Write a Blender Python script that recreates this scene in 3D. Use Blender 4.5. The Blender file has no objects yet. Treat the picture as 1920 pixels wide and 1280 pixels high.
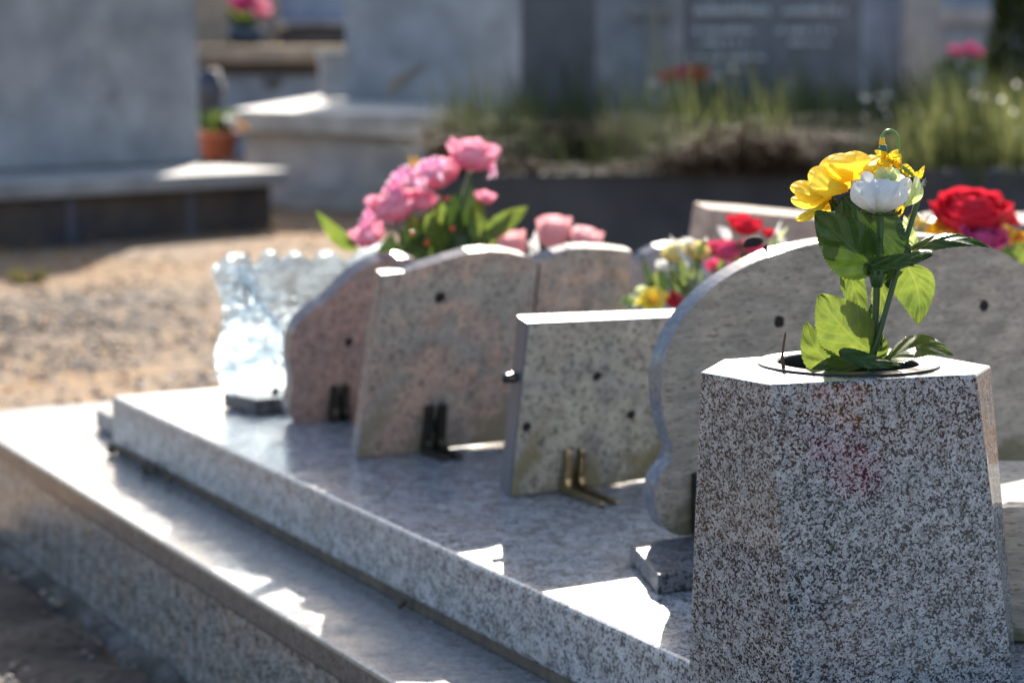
import bpy, bmesh, math, random
from mathutils import Vector, Matrix, noise as mnoise

# ------------------------------------------------------------------ camera
SC = bpy.context.scene
COL = SC.collection
R = math.radians
EYE = 0.71                      # eye height above the gravel (m)
PITCH = math.atan(550 / 4000)
FPX = 4000.0                    # focal length in photo pixels (1920 wide)
cam_d = bpy.data.cameras.new('camera')
cam = bpy.data.objects.new('camera', cam_d)
COL.objects.link(cam)
cam.location = (0, 0, EYE)
cam.rotation_euler = (R(90) - PITCH, 0, 0)
cam_d.sensor_width = 36.0
cam_d.lens = FPX / 1920 * 36.0
cam_d.clip_start = 0.05
cam_d.clip_end = 500
cam_d.dof.use_dof = True
cam_d.dof.focus_distance = 1.54
cam_d.dof.aperture_fstop = 6.4
SC.camera = cam

# ------------------------------------------------------------------ light
SUN_EL = R(27.0)
w = bpy.data.worlds.new('World')
SC.world = w
w.use_nodes = True
nt = w.node_tree
bg = nt.nodes['Background']
sky = nt.nodes.new('ShaderNodeTexSky')
sky.sky_type = 'NISHITA'
sky.sun_disc = False
sky.sun_elevation = SUN_EL
sky.sun_rotation = R(2)
sky.air_density = 1.0
sky.dust_density = 2.0
nt.links.new(sky.outputs[0], bg.inputs[0])
bg.inputs[1].default_value = 0.102
sun_d = bpy.data.lights.new('sun', 'SUN')
sun_d.energy = 4.8
sun_d.angle = R(0.5)
sun_d.color = (1.0, 0.93, 0.82)
sun = bpy.data.objects.new('sun', sun_d)
COL.objects.link(sun)
sun.location = (0, 20, 15)
sun.rotation_euler = (-(R(90) - SUN_EL), 0, R(-2))
SC.view_settings.view_transform = 'Standard'
SC.view_settings.look = 'None'
SC.view_settings.gamma = 1.0
SC.view_settings.exposure = 1.35

# ------------------------------------------------------------------ geometry helpers
CP, SP = math.cos(PITCH), math.sin(PITCH)
CAM = Vector((0, 0, EYE))

def ray(x, y):
    u = (x - 960) / FPX
    v = (640 - y) / FPX
    return Vector((u, CP + v * SP, -SP + v * CP))

def onz(x, y, z):
    d = ray(x, y)
    return CAM + d * ((z - EYE) / d.z)

def at(x, y, Y):
    d = ray(x, y)
    return CAM + d * (Y / d.y)

def onplane(x, y, p0, n):
    d = ray(x, y)
    return CAM + d * ((p0 - CAM).dot(n) / d.dot(n))

rng = random.Random(7)

def newbm():
    return bmesh.new()

def obj(name, bm, mat, parent=None, smooth=False, recalc=True):
    if recalc:
        bmesh.ops.recalc_face_normals(bm, faces=bm.faces)
    me = bpy.data.meshes.new(name)
    if parent is not None:
        bmesh.ops.translate(bm, verts=bm.verts, vec=-wloc(parent))
    if smooth:
        for f in bm.faces:
            f.smooth = True
    bm.to_mesh(me)
    bm.free()
    o = bpy.data.objects.new(name, me)
    COL.objects.link(o)
    mats = mat if isinstance(mat, (list, tuple)) else [mat]
    for m in mats:
        me.materials.append(m)
    if parent is not None:
        o.parent = parent
    return o

def wloc(o):
    v = Vector((0, 0, 0))
    while o is not None:
        v += o.location
        o = o.parent
    return v

def tag(o, label=None, cat=None, group=None, kind=None):
    if label: o['label'] = label
    if cat: o['category'] = cat
    if group: o['group'] = group
    if kind: o['kind'] = kind
    return o

def thing(name, loc, label, cat, group=None):
    o = bpy.data.objects.new(name, None)
    o.empty_display_size = 0.05
    COL.objects.link(o)
    o.location = loc
    return tag(o, label, cat, group)

def add_box(bm, c, size, rotz=0.0, bevel=0.0, tilt=None, taper=0.0):
    """axis box centred at c (x,y centre, z centre)"""
    ret = bmesh.ops.create_cube(bm, size=1.0)
    vs = ret['verts']
    for v in vs:
        k = 1 + taper * v.co.z * 2
        v.co = Vector((v.co.x * size[0] * k, v.co.y * size[1] * k, v.co.z * size[2]))
    if bevel:
        es = list({e for v in vs for e in v.link_edges})
        r2 = bmesh.ops.bevel(bm, geom=es, offset=bevel, segments=2, profile=0.5, affect='EDGES')
        vs = list({v for f in r2['faces'] for v in f.verts} | {v for v in vs if v.is_valid})
    m = Matrix.Translation(Vector(c)) @ Matrix.Rotation(rotz, 4, 'Z')
    if tilt is not None:
        m = m @ tilt
    bmesh.ops.transform(bm, matrix=m, verts=vs)
    return vs

def add_prism(bm, pts, vec, bevel=0.0, seg=2):
    """closed polygon pts (list of Vector) extruded by vec; optional bevel on the rims"""
    n = len(pts)
    a = [bm.verts.new(p) for p in pts]
    b = [bm.verts.new(p + vec) for p in pts]
    f1 = bm.faces.new(a)
    f2 = bm.faces.new(list(reversed(b)))
    for i in range(n):
        j = (i + 1) % n
        bm.faces.new((a[j], a[i], b[i], b[j]))
    if bevel:
        es = list(f1.edges) + list(f2.edges)
        bmesh.ops.bevel(bm, geom=es, offset=bevel, segments=seg, profile=0.5, affect='EDGES')

def catmull(pts, closed=False, n=8):
    out = []
    N = len(pts)
    rngi = range(N) if closed else range(N - 1)
    for i in rngi:
        if closed:
            p0, p1, p2, p3 = pts[(i - 1) % N], pts[i], pts[(i + 1) % N], pts[(i + 2) % N]
        else:
            p0 = pts[max(i - 1, 0)]; p1 = pts[i]; p2 = pts[i + 1]; p3 = pts[min(i + 2, N - 1)]
        for k in range(n):
            t = k / n
            out.append(0.5 * ((2 * p1) + (p2 - p0) * t + (2 * p0 - 5 * p1 + 4 * p2 - p3) * t * t + (3 * p1 - p0 - 3 * p2 + p3) * t ** 3))
    if not closed:
        out.append(pts[-1].copy())
    return out

def add_tube(bm, pts, rad, sides=8, cap=True):
    """tube along points; rad number or list"""
    n = len(pts)
    rads = rad if isinstance(rad, (list, tuple)) else [rad] * n
    rings = []
    ref = Vector((0.3, 0.8, 0.52)).normalized()
    for i, p in enumerate(pts):
        t = (pts[min(i + 1, n - 1)] - pts[max(i - 1, 0)]).normalized()
        s = t.cross(ref)
        if s.length < 1e-3: s = t.cross(Vector((1, 0, 0)))
        s.normalize()
        q = t.cross(s).normalized()
        rings.append([bm.verts.new(p + (s * math.cos(2 * math.pi * k / sides) + q * math.sin(2 * math.pi * k / sides)) * rads[i]) for k in range(sides)])
    for i in range(n - 1):
        for k in range(sides):
            l = (k + 1) % sides
            bm.faces.new((rings[i][k], rings[i][l], rings[i + 1][l], rings[i + 1][k]))
    if cap:
        bm.faces.new(list(reversed(rings[0])))
        bm.faces.new(rings[-1])

def add_lathe(bm, prof, c, axis=Vector((0, 0, 1)), sides=32, sx=1.0, sy=1.0):
    """prof: list of (r, z)"""
    q = Vector((0, 0, 1)).rotation_difference(axis)
    rings = []
    for r, z in prof:
        rings.append([bm.verts.new(c + q @ Vector((r * sx * math.cos(2 * math.pi * k / sides), r * sy * math.sin(2 * math.pi * k / sides), z))) for k in range(sides)])
    for i in range(len(prof) - 1):
        for k in range(sides):
            l = (k + 1) % sides
            bm.faces.new((rings[i][k], rings[i][l], rings[i + 1][l], rings[i + 1][k]))
    return rings

def add_blob(bm, c, r, sub=1, jit=0.25, sz=1.0):
    ret = bmesh.ops.create_icosphere(bm, subdivisions=sub, radius=1.0)
    for v in ret['verts']:
        k = 1 + (rng.random() - .5) * 2 * jit
        v.co = Vector(c) + Vector((v.co.x * r * k, v.co.y * r * k, v.co.z * r * k * sz))

# ------------------------------------------------------------------ material helpers
def mk(name):
    m = bpy.data.materials.new(name)
    m.use_nodes = True
    t = m.node_tree
    b = t.nodes['Principled BSDF']
    return m, t, b

def N(t, kind, **kw):
    n = t.nodes.new(kind)
    for k, v in kw.items():
        if k.startswith('i_'):
            n.inputs[k[2:].replace('_', ' ')].default_value = v
        else:
            setattr(n, k, v)
    return n

def ramp(t, src, stops, interp='LINEAR'):
    r = t.nodes.new('ShaderNodeValToRGB')
    e = r.color_ramp.elements
    r.color_ramp.interpolation = interp
    while len(e) < len(stops): e.new(0.5)
    for el, (p, c) in zip(e, stops):
        el.position = p
        el.color = (c[0], c[1], c[2], 1) if isinstance(c, (tuple, list)) else (c, c, c, 1)
    t.links.new(src, r.inputs[0])
    return r

def mixc(t, fac, a, b, mode='MIX'):
    n = t.nodes.new('ShaderNodeMix')
    n.data_type = 'RGBA'
    n.blend_type = mode
    for val, idx in ((fac, 0), (a, 6), (b, 7)):
        if hasattr(val, 'node') or isinstance(val, bpy.types.NodeSocket):
            t.links.new(val, n.inputs[idx])
        else:
            n.inputs[idx].default_value = val if idx == 0 else (val[0], val[1], val[2], 1)
    return n.outputs[2]

def bump(t, b, src, strength, dist=0.001):
    n = t.nodes.new('ShaderNodeBump')
    n.inputs['Strength'].default_value = strength
    n.inputs['Distance'].default_value = dist
    t.links.new(src, n.inputs['Height'])
    t.links.new(n.outputs[0], b.inputs['Normal'])

def granite(name, dark, mid, light, warm, scale=420, thr=(0.26, 0.42, 1.0), rough=0.12, warmamt=0.35, spec=0.5, cluster=0.35, blotch=True):
    """interlocking crystals: dark mica, mid grey quartz, pale feldspar"""
    m, t, b = mk(name)
    tc = N(t, 'ShaderNodeTexCoord')
    wob = N(t, 'ShaderNodeTexNoise', i_Scale=scale * 1.1, i_Detail=3.0)
    t.links.new(tc.outputs['Object'], wob.inputs['Vector'])
    mul = N(t, 'ShaderNodeVectorMath', operation='MULTIPLY_ADD')
    t.links.new(wob.outputs['Color'], mul.inputs[0]); mul.inputs[1].default_value = (1.5 / scale,) * 3
    t.links.new(tc.outputs['Object'], mul.inputs[2])
    v1 = N(t, 'ShaderNodeTexVoronoi', i_Scale=scale)
    v2 = N(t, 'ShaderNodeTexVoronoi', i_Scale=scale * .42)
    v3 = N(t, 'ShaderNodeTexVoronoi', i_Scale=scale * 1.9)
    for v in (v1, v2, v3): t.links.new(mul.outputs[0], v.inputs['Vector'])
    n2 = N(t, 'ShaderNodeTexNoise', i_Scale=scale * 0.16, i_Detail=3.0)
    n3 = N(t, 'ShaderNodeTexNoise', i_Scale=scale * 0.055, i_Detail=3.0)
    t.links.new(tc.outputs['Object'], n2.inputs['Vector']); t.links.new(tc.outputs['Object'], n3.inputs['Vector'])
    def chan(v, k):
        sp = N(t, 'ShaderNodeSeparateColor'); t.links.new(v.outputs['Color'], sp.inputs[0]); return sp.outputs[k]
    a = N(t, 'ShaderNodeMath', operation='MULTIPLY_ADD')      # bunch the dark crystals a little
    t.links.new(n2.outputs['Fac'], a.inputs[0]); a.inputs[1].default_value = cluster * 2; t.links.new(chan(v1, 0), a.inputs[2])
    sb = N(t, 'ShaderNodeMath', operation='SUBTRACT'); t.links.new(a.outputs[0], sb.inputs[0]); sb.inputs[1].default_value = cluster
    lt = tuple(c * .82 for c in light)
    r1 = ramp(t, sb.outputs[0], [(0.0, dark), (thr[0] - .012, dark), (thr[0] + .012, mid), (thr[1], mid), (thr[1] + .05, lt), (0.92, light)])
    c1 = r1.outputs[0]
    big = ramp(t, chan(v2, 1), [(0.80, 0.0), (0.84, 0.65)])                  # larger pale feldspar grains
    c1 = mixc(t, big.outputs[0], c1, light)
    fine = ramp(t, chan(v3, 2), [(0.10, 0.8), (0.13, 0.0)])                   # pepper
    c1 = mixc(t, fine.outputs[0], c1, dark)
    wm = ramp(t, n3.outputs['Fac'], [(0.50, 0.0), (0.68, warmamt)])
    c2 = mixc(t, wm.outputs[0], c1, mixc(t, 1.0, c1, warm, 'MULTIPLY'))
    if blotch:
        bl = ramp(t, n2.outputs['Fac'], [(0.30, 0.72), (0.65, 1.08)])
        c2 = mixc(t, 1.0, c2, bl.outputs[0], 'MULTIPLY')
    t.links.new(c2, b.inputs['Base Color'])
    rr_ = ramp(t, n3.outputs['Fac'], [(0.35, rough * .75), (0.68, rough * 1.35)])
    t.links.new(rr_.outputs[0], b.inputs['Roughness'])
    b.inputs['Specular IOR Level'].default_value = spec
    return m

def rough_stone(name, base, alt, spots, scale=14, streak=(1, 1, 1), spotscale=90, spotthr=0.36, rough=0.75, bumps=0.25, third=None, moss=None):
    m, t, b = mk(name)
    tc = N(t, 'ShaderNodeTexCoord')
    mp = N(t, 'ShaderNodeMapping'); mp.inputs['Scale'].default_value = streak
    t.links.new(tc.outputs['Object'], mp.inputs['Vector'])
    n1 = N(t, 'ShaderNodeTexNoise', i_Scale=scale, i_Detail=6.0, i_Roughness=0.65, i_Distortion=0.6)
    n2 = N(t, 'ShaderNodeTexNoise', i_Scale=spotscale, i_Detail=4.0, i_Roughness=0.7)
    n3 = N(t, 'ShaderNodeTexNoise', i_Scale=scale * 2.6, i_Detail=5.0)
    n4 = N(t, 'ShaderNodeTexNoise', i_Scale=scale * 0.7, i_Detail=4.0)
    t.links.new(tc.outputs['Object'], n1.inputs['Vector']); t.links.new(tc.outputs['Object'], n4.inputs['Vector'])
    t.links.new(mp.outputs[0], n2.inputs['Vector']); t.links.new(mp.outputs[0], n3.inputs['Vector'])
    r1 = ramp(t, n1.outputs['Fac'], [(0.42, base), (0.58, alt)])
    c = r1.outputs[0]
    if third:
        r4 = ramp(t, n4.outputs['Fac'], [(0.50, 0.0), (0.60, 0.9)])
        c = mixc(t, r4.outputs[0], c, third)
    r3 = ramp(t, n3.outputs['Fac'], [(0.3, 0.72), (0.7, 1.18)])
    c = mixc(t, 1.0, c, r3.outputs[0], 'MULTIPLY')
    r2 = ramp(t, n2.outputs['Fac'], [(spotthr - 0.05, 0.85), (spotthr + 0.06, 0.0)])
    c = mixc(t, r2.outputs[0], c, spots)
    if moss:
        # lichen and rust stain creeping up from the foot of the stone
        sx = N(t, 'ShaderNodeSeparateXYZ'); t.links.new(tc.outputs['Object'], sx.inputs[0])
        md = N(t, 'ShaderNodeMath', operation='MULTIPLY_ADD'); t.links.new(n4.outputs['Fac'], md.inputs[0]); md.inputs[1].default_value = -.42
        t.links.new(sx.outputs['Z'], md.inputs[2])
        rm = ramp(t, md.outputs[0], [(0.0, 0.75), (0.03, 0.0)])
        sh = N(t, 'ShaderNodeMath', operation='ADD'); t.links.new(md.outputs[0], sh.inputs[0]); sh.inputs[1].default_value = .185
        t.links.new(sh.outputs[0], rm.inputs[0])
        c = mixc(t, rm.outputs[0], c, moss)
    t.links.new(c, b.inputs['Base Color'])
    b.inputs['Roughness'].default_value = rough
    bump(t, b, n2.outputs['Fac'], bumps, 0.0015)
    return m

def simple(name, col, rough=0.5, metal=0.0, var=0.15, scale=30, spec=0.5):
    m, t, b = mk(name)
    tc = N(t, 'ShaderNodeTexCoord')
    n = N(t, 'ShaderNodeTexNoise', i_Scale=scale, i_Detail=4.0)
    t.links.new(tc.outputs['Object'], n.inputs['Vector'])
    r = ramp(t, n.outputs['Fac'], [(0.3, tuple(c * (1 - var) for c in col)), (0.7, tuple(min(1, c * (1 + var)) for c in col))])
    t.links.new(r.outputs[0], b.inputs['Base Color'])
    b.inputs['Roughness'].default_value = rough
    b.inputs['Metallic'].default_value = metal
    b.inputs['Specular IOR Level'].default_value = spec
    return m

def petal_mat(name, base, edge, trans=0.5, rough=0.5, root=None):
    """thin cloth petal: reflects and lets light through; colour runs from root to edge along UV.v"""
    m, t, b = mk(name)
    uv = N(t, 'ShaderNodeUVMap')
    sx = N(t, 'ShaderNodeSeparateXYZ')
    t.links.new(uv.outputs[0], sx.inputs[0])
    stops = [(0.0, root or base), (0.35, base), (1.0, edge)]
    r = ramp(t, sx.outputs['Y'], stops)
    tc = N(t, 'ShaderNodeTexCoord')
    mp = N(t, 'ShaderNodeMapping'); mp.inputs['Scale'].default_value = (14, 2, 1)
    t.links.new(uv.outputs[0], mp.inputs[0])
    n = N(t, 'ShaderNodeTexNoise', i_Scale=1.0, i_Detail=3.0)
    t.links.new(mp.outputs[0], n.inputs['Vector'])
    rv = ramp(t, n.outputs['Fac'], [(0.3, 0.93), (0.7, 1.04)])
    c = mixc(t, 1.0, r.outputs[0], rv.outputs[0], 'MULTIPLY')
    t.links.new(c, b.inputs['Base Color'])
    b.inputs['Roughness'].default_value = rough
    b.inputs['Specular IOR Level'].default_value = 0.3
    bump(t, b, n.outputs['Fac'], 0.10, 0.0006)
    tr = N(t, 'ShaderNodeBsdfTranslucent')
    t.links.new(c, tr.inputs['Color'])
    mx = N(t, 'ShaderNodeMixShader'); mx.inputs[0].default_value = trans
    out = t.nodes['Material Output']
    t.links.new(b.outputs[0], mx.inputs[1]); t.links.new(tr.outputs[0], mx.inputs[2])
    t.links.new(mx.outputs[0], out.inputs['Surface'])
    return m

def leaf_mat(name, top, light, trans=0.45, rough=0.35):
    """cloth leaf with pressed veins; UV.x across (-1..1 -> 0..1), UV.y along"""
    m, t, b = mk(name)
    uv = N(t, 'ShaderNodeUVMap')
    sx = N(t, 'ShaderNodeSeparateXYZ'); t.links.new(uv.outputs[0], sx.inputs[0])
    a = N(t, 'ShaderNodeMath', operation='SUBTRACT'); t.links.new(sx.outputs['X'], a.inputs[0]); a.inputs[1].default_value = 0.5
    ab = N(t, 'ShaderNodeMath', operation='ABSOLUTE'); t.links.new(a.outputs[0], ab.inputs[0])
    # side veins: sin(2pi*(6*v - 5*|x|))
    k1 = N(t, 'ShaderNodeMath', operation='MULTIPLY'); t.links.new(sx.outputs['Y'], k1.inputs[0]); k1.inputs[1].default_value = 6.5 * 6.283
    k2 = N(t, 'ShaderNodeMath', operation='MULTIPLY'); t.links.new(ab.outputs[0], k2.inputs[0]); k2.inputs[1].default_value = 5.0 * 6.283
    d = N(t, 'ShaderNodeMath', operation='SUBTRACT'); t.links.new(k1.outputs[0], d.inputs[0]); t.links.new(k2.outputs[0], d.inputs[1])
    s = N(t, 'ShaderNodeMath', operation='SINE'); t.links.new(d.outputs[0], s.inputs[0])
    sv = ramp(t, s.outputs[0], [(0.86, 0.0), (1.0, 0.38)])
    mid = ramp(t, ab.outputs[0], [(0.008, 0.55), (0.03, 0.0)])
    vv = mixc(t, 1.0, sv.outputs[0], mid.outputs[0], 'LIGHTEN')
    tc = N(t, 'ShaderNodeTexCoord')
    n = N(t, 'ShaderNodeTexNoise', i_Scale=120.0, i_Detail=4.0); t.links.new(tc.outputs['Object'], n.inputs['Vector'])
    r = ramp(t, n.outputs['Fac'], [(0.3, tuple(c * 0.8 for c in top)), (0.7, tuple(c * 1.2 for c in top))])
    nb = N(t, 'ShaderNodeTexNoise', i_Scale=34.0, i_Detail=3.0); t.links.new(tc.outputs['Object'], nb.inputs['Vector'])
    rb = ramp(t, nb.outputs['Fac'], [(0.32, (.68, .74, .70)), (0.66, (1.22, 1.14, 1.0))])
    c = mixc(t, 1.0, mixc(t, vv, r.outputs[0], light), rb.outputs[0], 'MULTIPLY')
    t.links.new(c, b.inputs['Base Color'])
    b.inputs['Roughness'].default_value = rough
    b.inputs['Specular IOR Level'].default_value = 0.45
    hb = mixc(t, 0.35, vv, n.outputs['Fac'])
    bump(t, b, hb, 0.45, 0.0012)
    tr = N(t, 'ShaderNodeBsdfTranslucent')
    tcx = mixc(t, 1.0, c, (1.55, 1.22, 0.95), 'MULTIPLY')
    t.links.new(tcx, tr.inputs['Color'])
    mx = N(t, 'ShaderNodeMixShader'); mx.inputs[0].default_value = trans
    out = t.nodes['Material Output']
    t.links.new(b.outputs[0], mx.inputs[1]); t.links.new(tr.outputs[0], mx.inputs[2])
    t.links.new(mx.outputs[0], out.inputs['Surface'])
    return m

M = {}
M['vase'] = granite('speckled grey granite', (0.016, 0.017, 0.022), (0.165, 0.168, 0.178), (0.39, 0.395, 0.41), (1.0, 0.93, 0.88), scale=720, thr=(0.33, 0.54), rough=0.05, warmamt=0.25, cluster=0.34)
M['vasetop'] = granite('speckled grey granite, dusty honed top', (0.016, 0.017, 0.022), (0.165, 0.168, 0.178), (0.39, 0.395, 0.41), (1.0, 0.93, 0.88), scale=720, thr=(0.33, 0.54), rough=0.25, warmamt=0.25, cluster=0.34)
M['slab'] = granite('blue grey granite', (0.07, 0.075, 0.085), (0.26, 0.275, 0.30), (0.47, 0.49, 0.52), (1.0, 0.9, 0.82), scale=420, thr=(0.24, 0.42), rough=0.24, warmamt=0.4, cluster=0.4)
M['slab_side'] = granite('grey granite wall', (0.07, 0.07, 0.075), (0.24, 0.24, 0.245), (0.42, 0.41, 0.40), (1.0, 0.86, 0.74), scale=380, thr=(0.26, 0.42), rough=0.20, warmamt=0.7, cluster=0.4)
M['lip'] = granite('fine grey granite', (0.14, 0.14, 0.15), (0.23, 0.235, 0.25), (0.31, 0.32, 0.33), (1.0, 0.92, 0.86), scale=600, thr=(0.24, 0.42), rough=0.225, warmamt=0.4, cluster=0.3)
M['lip_dark_reflection'] = granite('slab edge with painted dark reflection', (0.06, 0.06, 0.065), (0.115, 0.112, 0.115), (0.16, 0.155, 0.155), (1.0, 0.92, 0.86), scale=600, thr=(0.24, 0.42), rough=0.22, warmamt=0.4, cluster=0.3)  # reflection of the dark ground is painted into this darker edge colour
M['mortar'] = rough_stone('mortar bed', (0.15, 0.12, 0.09), (0.10, 0.085, 0.07), (0.04, 0.035, 0.03), scale=30, spotthr=0.33)
M['pink'] = rough_stone('pink granite sawn', (0.62, 0.40, 0.29), (0.42, 0.35, 0.29), (0.13, 0.11, 0.095), scale=19, spotscale=170, spotthr=0.42, third=(0.45, 0.385, 0.31), moss=(0.30, 0.24, 0.14))
M['pinkdark'] = rough_stone('red granite sawn', (0.48, 0.31, 0.25), (0.38, 0.27, 0.235), (0.08, 0.06, 0.06), scale=28, spotscale=190, spotthr=0.43, rough=0.6)
M['beige'] = rough_stone('beige stone sawn', (0.46, 0.42, 0.33), (0.34, 0.32, 0.275), (0.08, 0.075, 0.06), scale=20, spotscale=160, spotthr=0.425, third=(0.42, 0.36, 0.28), moss=(0.20, 0.165, 0.07))
M['brownstone'] = rough_stone('brown grey stone sawn in level strokes', (0.44, 0.375, 0.305), (0.36, 0.315, 0.265), (0.13, 0.095, 0.07), scale=26, streak=(0.45, 0.45, 1.9), spotscale=250, spotthr=0.41, bumps=.4, moss=(0.13, 0.125, 0.05))
M['edge'] = granite('polished blue grey edge', (0.14, 0.155, 0.19), (0.17, 0.19, 0.23), (0.20, 0.22, 0.26), (1, 0.95, 0.9), scale=900, rough=0.12, warmamt=0.2)
M['pinkedge'] = granite('polished pink edge', (0.17, 0.15, 0.155), (0.24, 0.21, 0.215), (0.29, 0.26, 0.26), (1, 0.85, 0.8), scale=700, rough=0.15, warmamt=0.3)
M['rosestone'] = rough_stone('rose sandstone', (0.50, 0.36, 0.28), (0.44, 0.34, 0.27), (0.25, 0.18, 0.14), scale=25, spotthr=0.3, rough=0.8)
M['bronze'] = simple('dark bronze', (0.05, 0.045, 0.035), rough=0.45, metal=0.6, var=0.4)
M['brass'] = simple('weathered brass', (0.30, 0.23, 0.13), rough=0.45, metal=0.75, var=0.45, scale=60)
M['hole'] = simple('dark dowel hole', (0.018, 0.014, 0.012), rough=0.9)
M['blackstone'] = granite('dark base stone', (0.02, 0.02, 0.025), (0.055, 0.055, 0.065), (0.12, 0.12, 0.13), (1, 0.9, 0.8), scale=350, rough=0.25)
M['footstone'] = granite('grey foot stone', (0.05, 0.05, 0.06), (0.12, 0.12, 0.14), (0.22, 0.22, 0.24), (1, 0.9, 0.8), scale=350, rough=0.25)
M['plastic'] = simple('black plastic', (0.010, 0.010, 0.012), rough=0.30, var=0.1)
M['stem'] = simple('green plastic stem', (0.025, 0.075, 0.022), rough=0.4, var=0.2)
M['hook'] = simple('light green plastic', (0.10, 0.26, 0.06), rough=0.3, var=0.1)
M['teal'] = simple('teal plastic', (0.02, 0.12, 0.10), rough=0.35)
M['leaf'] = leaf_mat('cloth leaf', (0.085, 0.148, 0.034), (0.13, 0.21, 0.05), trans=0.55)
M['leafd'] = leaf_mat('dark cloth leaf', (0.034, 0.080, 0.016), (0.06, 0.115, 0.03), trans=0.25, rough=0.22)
M['weed'] = leaf_mat('dusty weed leaf', (0.12, 0.13, 0.06), (0.17, 0.17, 0.09), trans=0.3)
M['yellow'] = petal_mat('yellow petal', (0.88, 0.67, 0.04), (0.92, 0.77, 0.12), trans=0.45, root=(0.84, 0.46, 0.008), rough=.7)
M['white'] = petal_mat('white petal', (0.78, 0.77, 0.73), (0.84, 0.84, 0.82), trans=0.34, root=(0.74, 0.72, 0.58))
M['lime'] = petal_mat('lime petal', (0.55, 0.66, 0.25), (0.75, 0.82, 0.50), trans=0.5)
M['rose'] = petal_mat('pink petal', (0.82, 0.08, 0.24), (0.94, 0.46, 0.58), trans=0.42, root=(0.86, 0.45, 0.36))
M['lily'] = petal_mat('lily petal', (0.86, 0.28, 0.54), (0.93, 0.74, 0.84), trans=0.45, root=(0.86, 0.7, 0.7))
M['red'] = petal_mat('red petal', (0.60, 0.012, 0.03), (0.72, 0.03, 0.06), trans=0.35, root=(0.4, 0.01, 0.02))
M['crimson'] = petal_mat('crimson petal', (0.58, 0.03, 0.12), (0.74, 0.10, 0.22), trans=0.35)
M['magenta'] = petal_mat('magenta petal', (0.60, 0.04, 0.20), (0.72, 0.12, 0.32), trans=0.35)
M['paleyellow'] = petal_mat('pale yellow petal', (0.80, 0.62, 0.16), (0.85, 0.75, 0.35), trans=0.4)
M['orange'] = petal_mat('orange petal', (0.80, 0.34, 0.02), (0.85, 0.5, 0.05), trans=0.4)
M['ceramic'] = petal_mat('pale pink thin ceramic', (0.84, 0.36, 0.40), (0.88, 0.50, 0.52), trans=0.4, rough=.25)
M['berry'] = simple('orange red berry', (0.65, 0.08, 0.03), rough=0.35)
M['terracotta'] = simple('terracotta', (0.42, 0.13, 0.07), rough=0.8, var=0.2)
M['concrete'] = rough_stone('grey concrete', (0.40, 0.385, 0.38), (0.32, 0.32, 0.335), (0.22, 0.21, 0.21), scale=2.2, spotscale=9, spotthr=0.33, rough=0.7, bumps=0.1)
M['concrete2'] = rough_stone('blue grey stone', (0.31, 0.335, 0.37), (0.25, 0.28, 0.32), (0.13, 0.14, 0.15), scale=2.0, spotscale=9, spotthr=0.33, rough=0.6, bumps=0.1)
M['ledge'] = rough_stone('weathered pale ledge', (0.40, 0.385, 0.36), (0.33, 0.32, 0.31), (0.2, 0.19, 0.18), scale=3, spotscale=12, spotthr=0.3, rough=0.75, bumps=0.1)
M['darkpanel'] = rough_stone('dark brown stone blocks', (0.06, 0.055, 0.06), (0.10, 0.075, 0.06), (0.03, 0.03, 0.03), scale=2.5, spotscale=10, spotthr=0.35, rough=0.5)
M['navy'] = rough_stone('dark polished stone', (0.055, 0.06, 0.085), (0.075, 0.08, 0.10), (0.04, 0.04, 0.05), scale=2.5, spotscale=14, spotthr=0.3, rough=0.3, bumps=0.02)
M['slate'] = rough_stone('slate grey stone', (0.105, 0.115, 0.145), (0.13, 0.135, 0.16), (0.07, 0.07, 0.09), scale=2.5, spotscale=14, spotthr=0.3, rough=0.35, bumps=0.02)
M['tan'] = rough_stone('tan stone', (0.38, 0.30, 0.22), (0.30, 0.24, 0.19), (0.16, 0.12, 0.1), scale=3, spotscale=12, spotthr=0.3, rough=0.7, bumps=0.1)
M['kerb'] = rough_stone('dark weathered kerb stone', (0.055, 0.055, 0.065), (0.075, 0.07, 0.07), (0.03, 0.03, 0.03), scale=2.5, spotscale=14, spotthr=0.35, rough=0.8)
M['blue'] = rough_stone('blue grey polished face', (0.20, 0.25, 0.34), (0.24, 0.28, 0.36), (0.12, 0.14, 0.18), scale=2.5, spotscale=14, spotthr=0.3, rough=0.4, bumps=0.02)
M['lettering'] = simple('pale engraved lettering', (0.62, 0.62, 0.64), rough=0.6)
M['potdark'] = simple('dark blue glazed pot', (0.03, 0.05, 0.08), rough=0.3)

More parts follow.
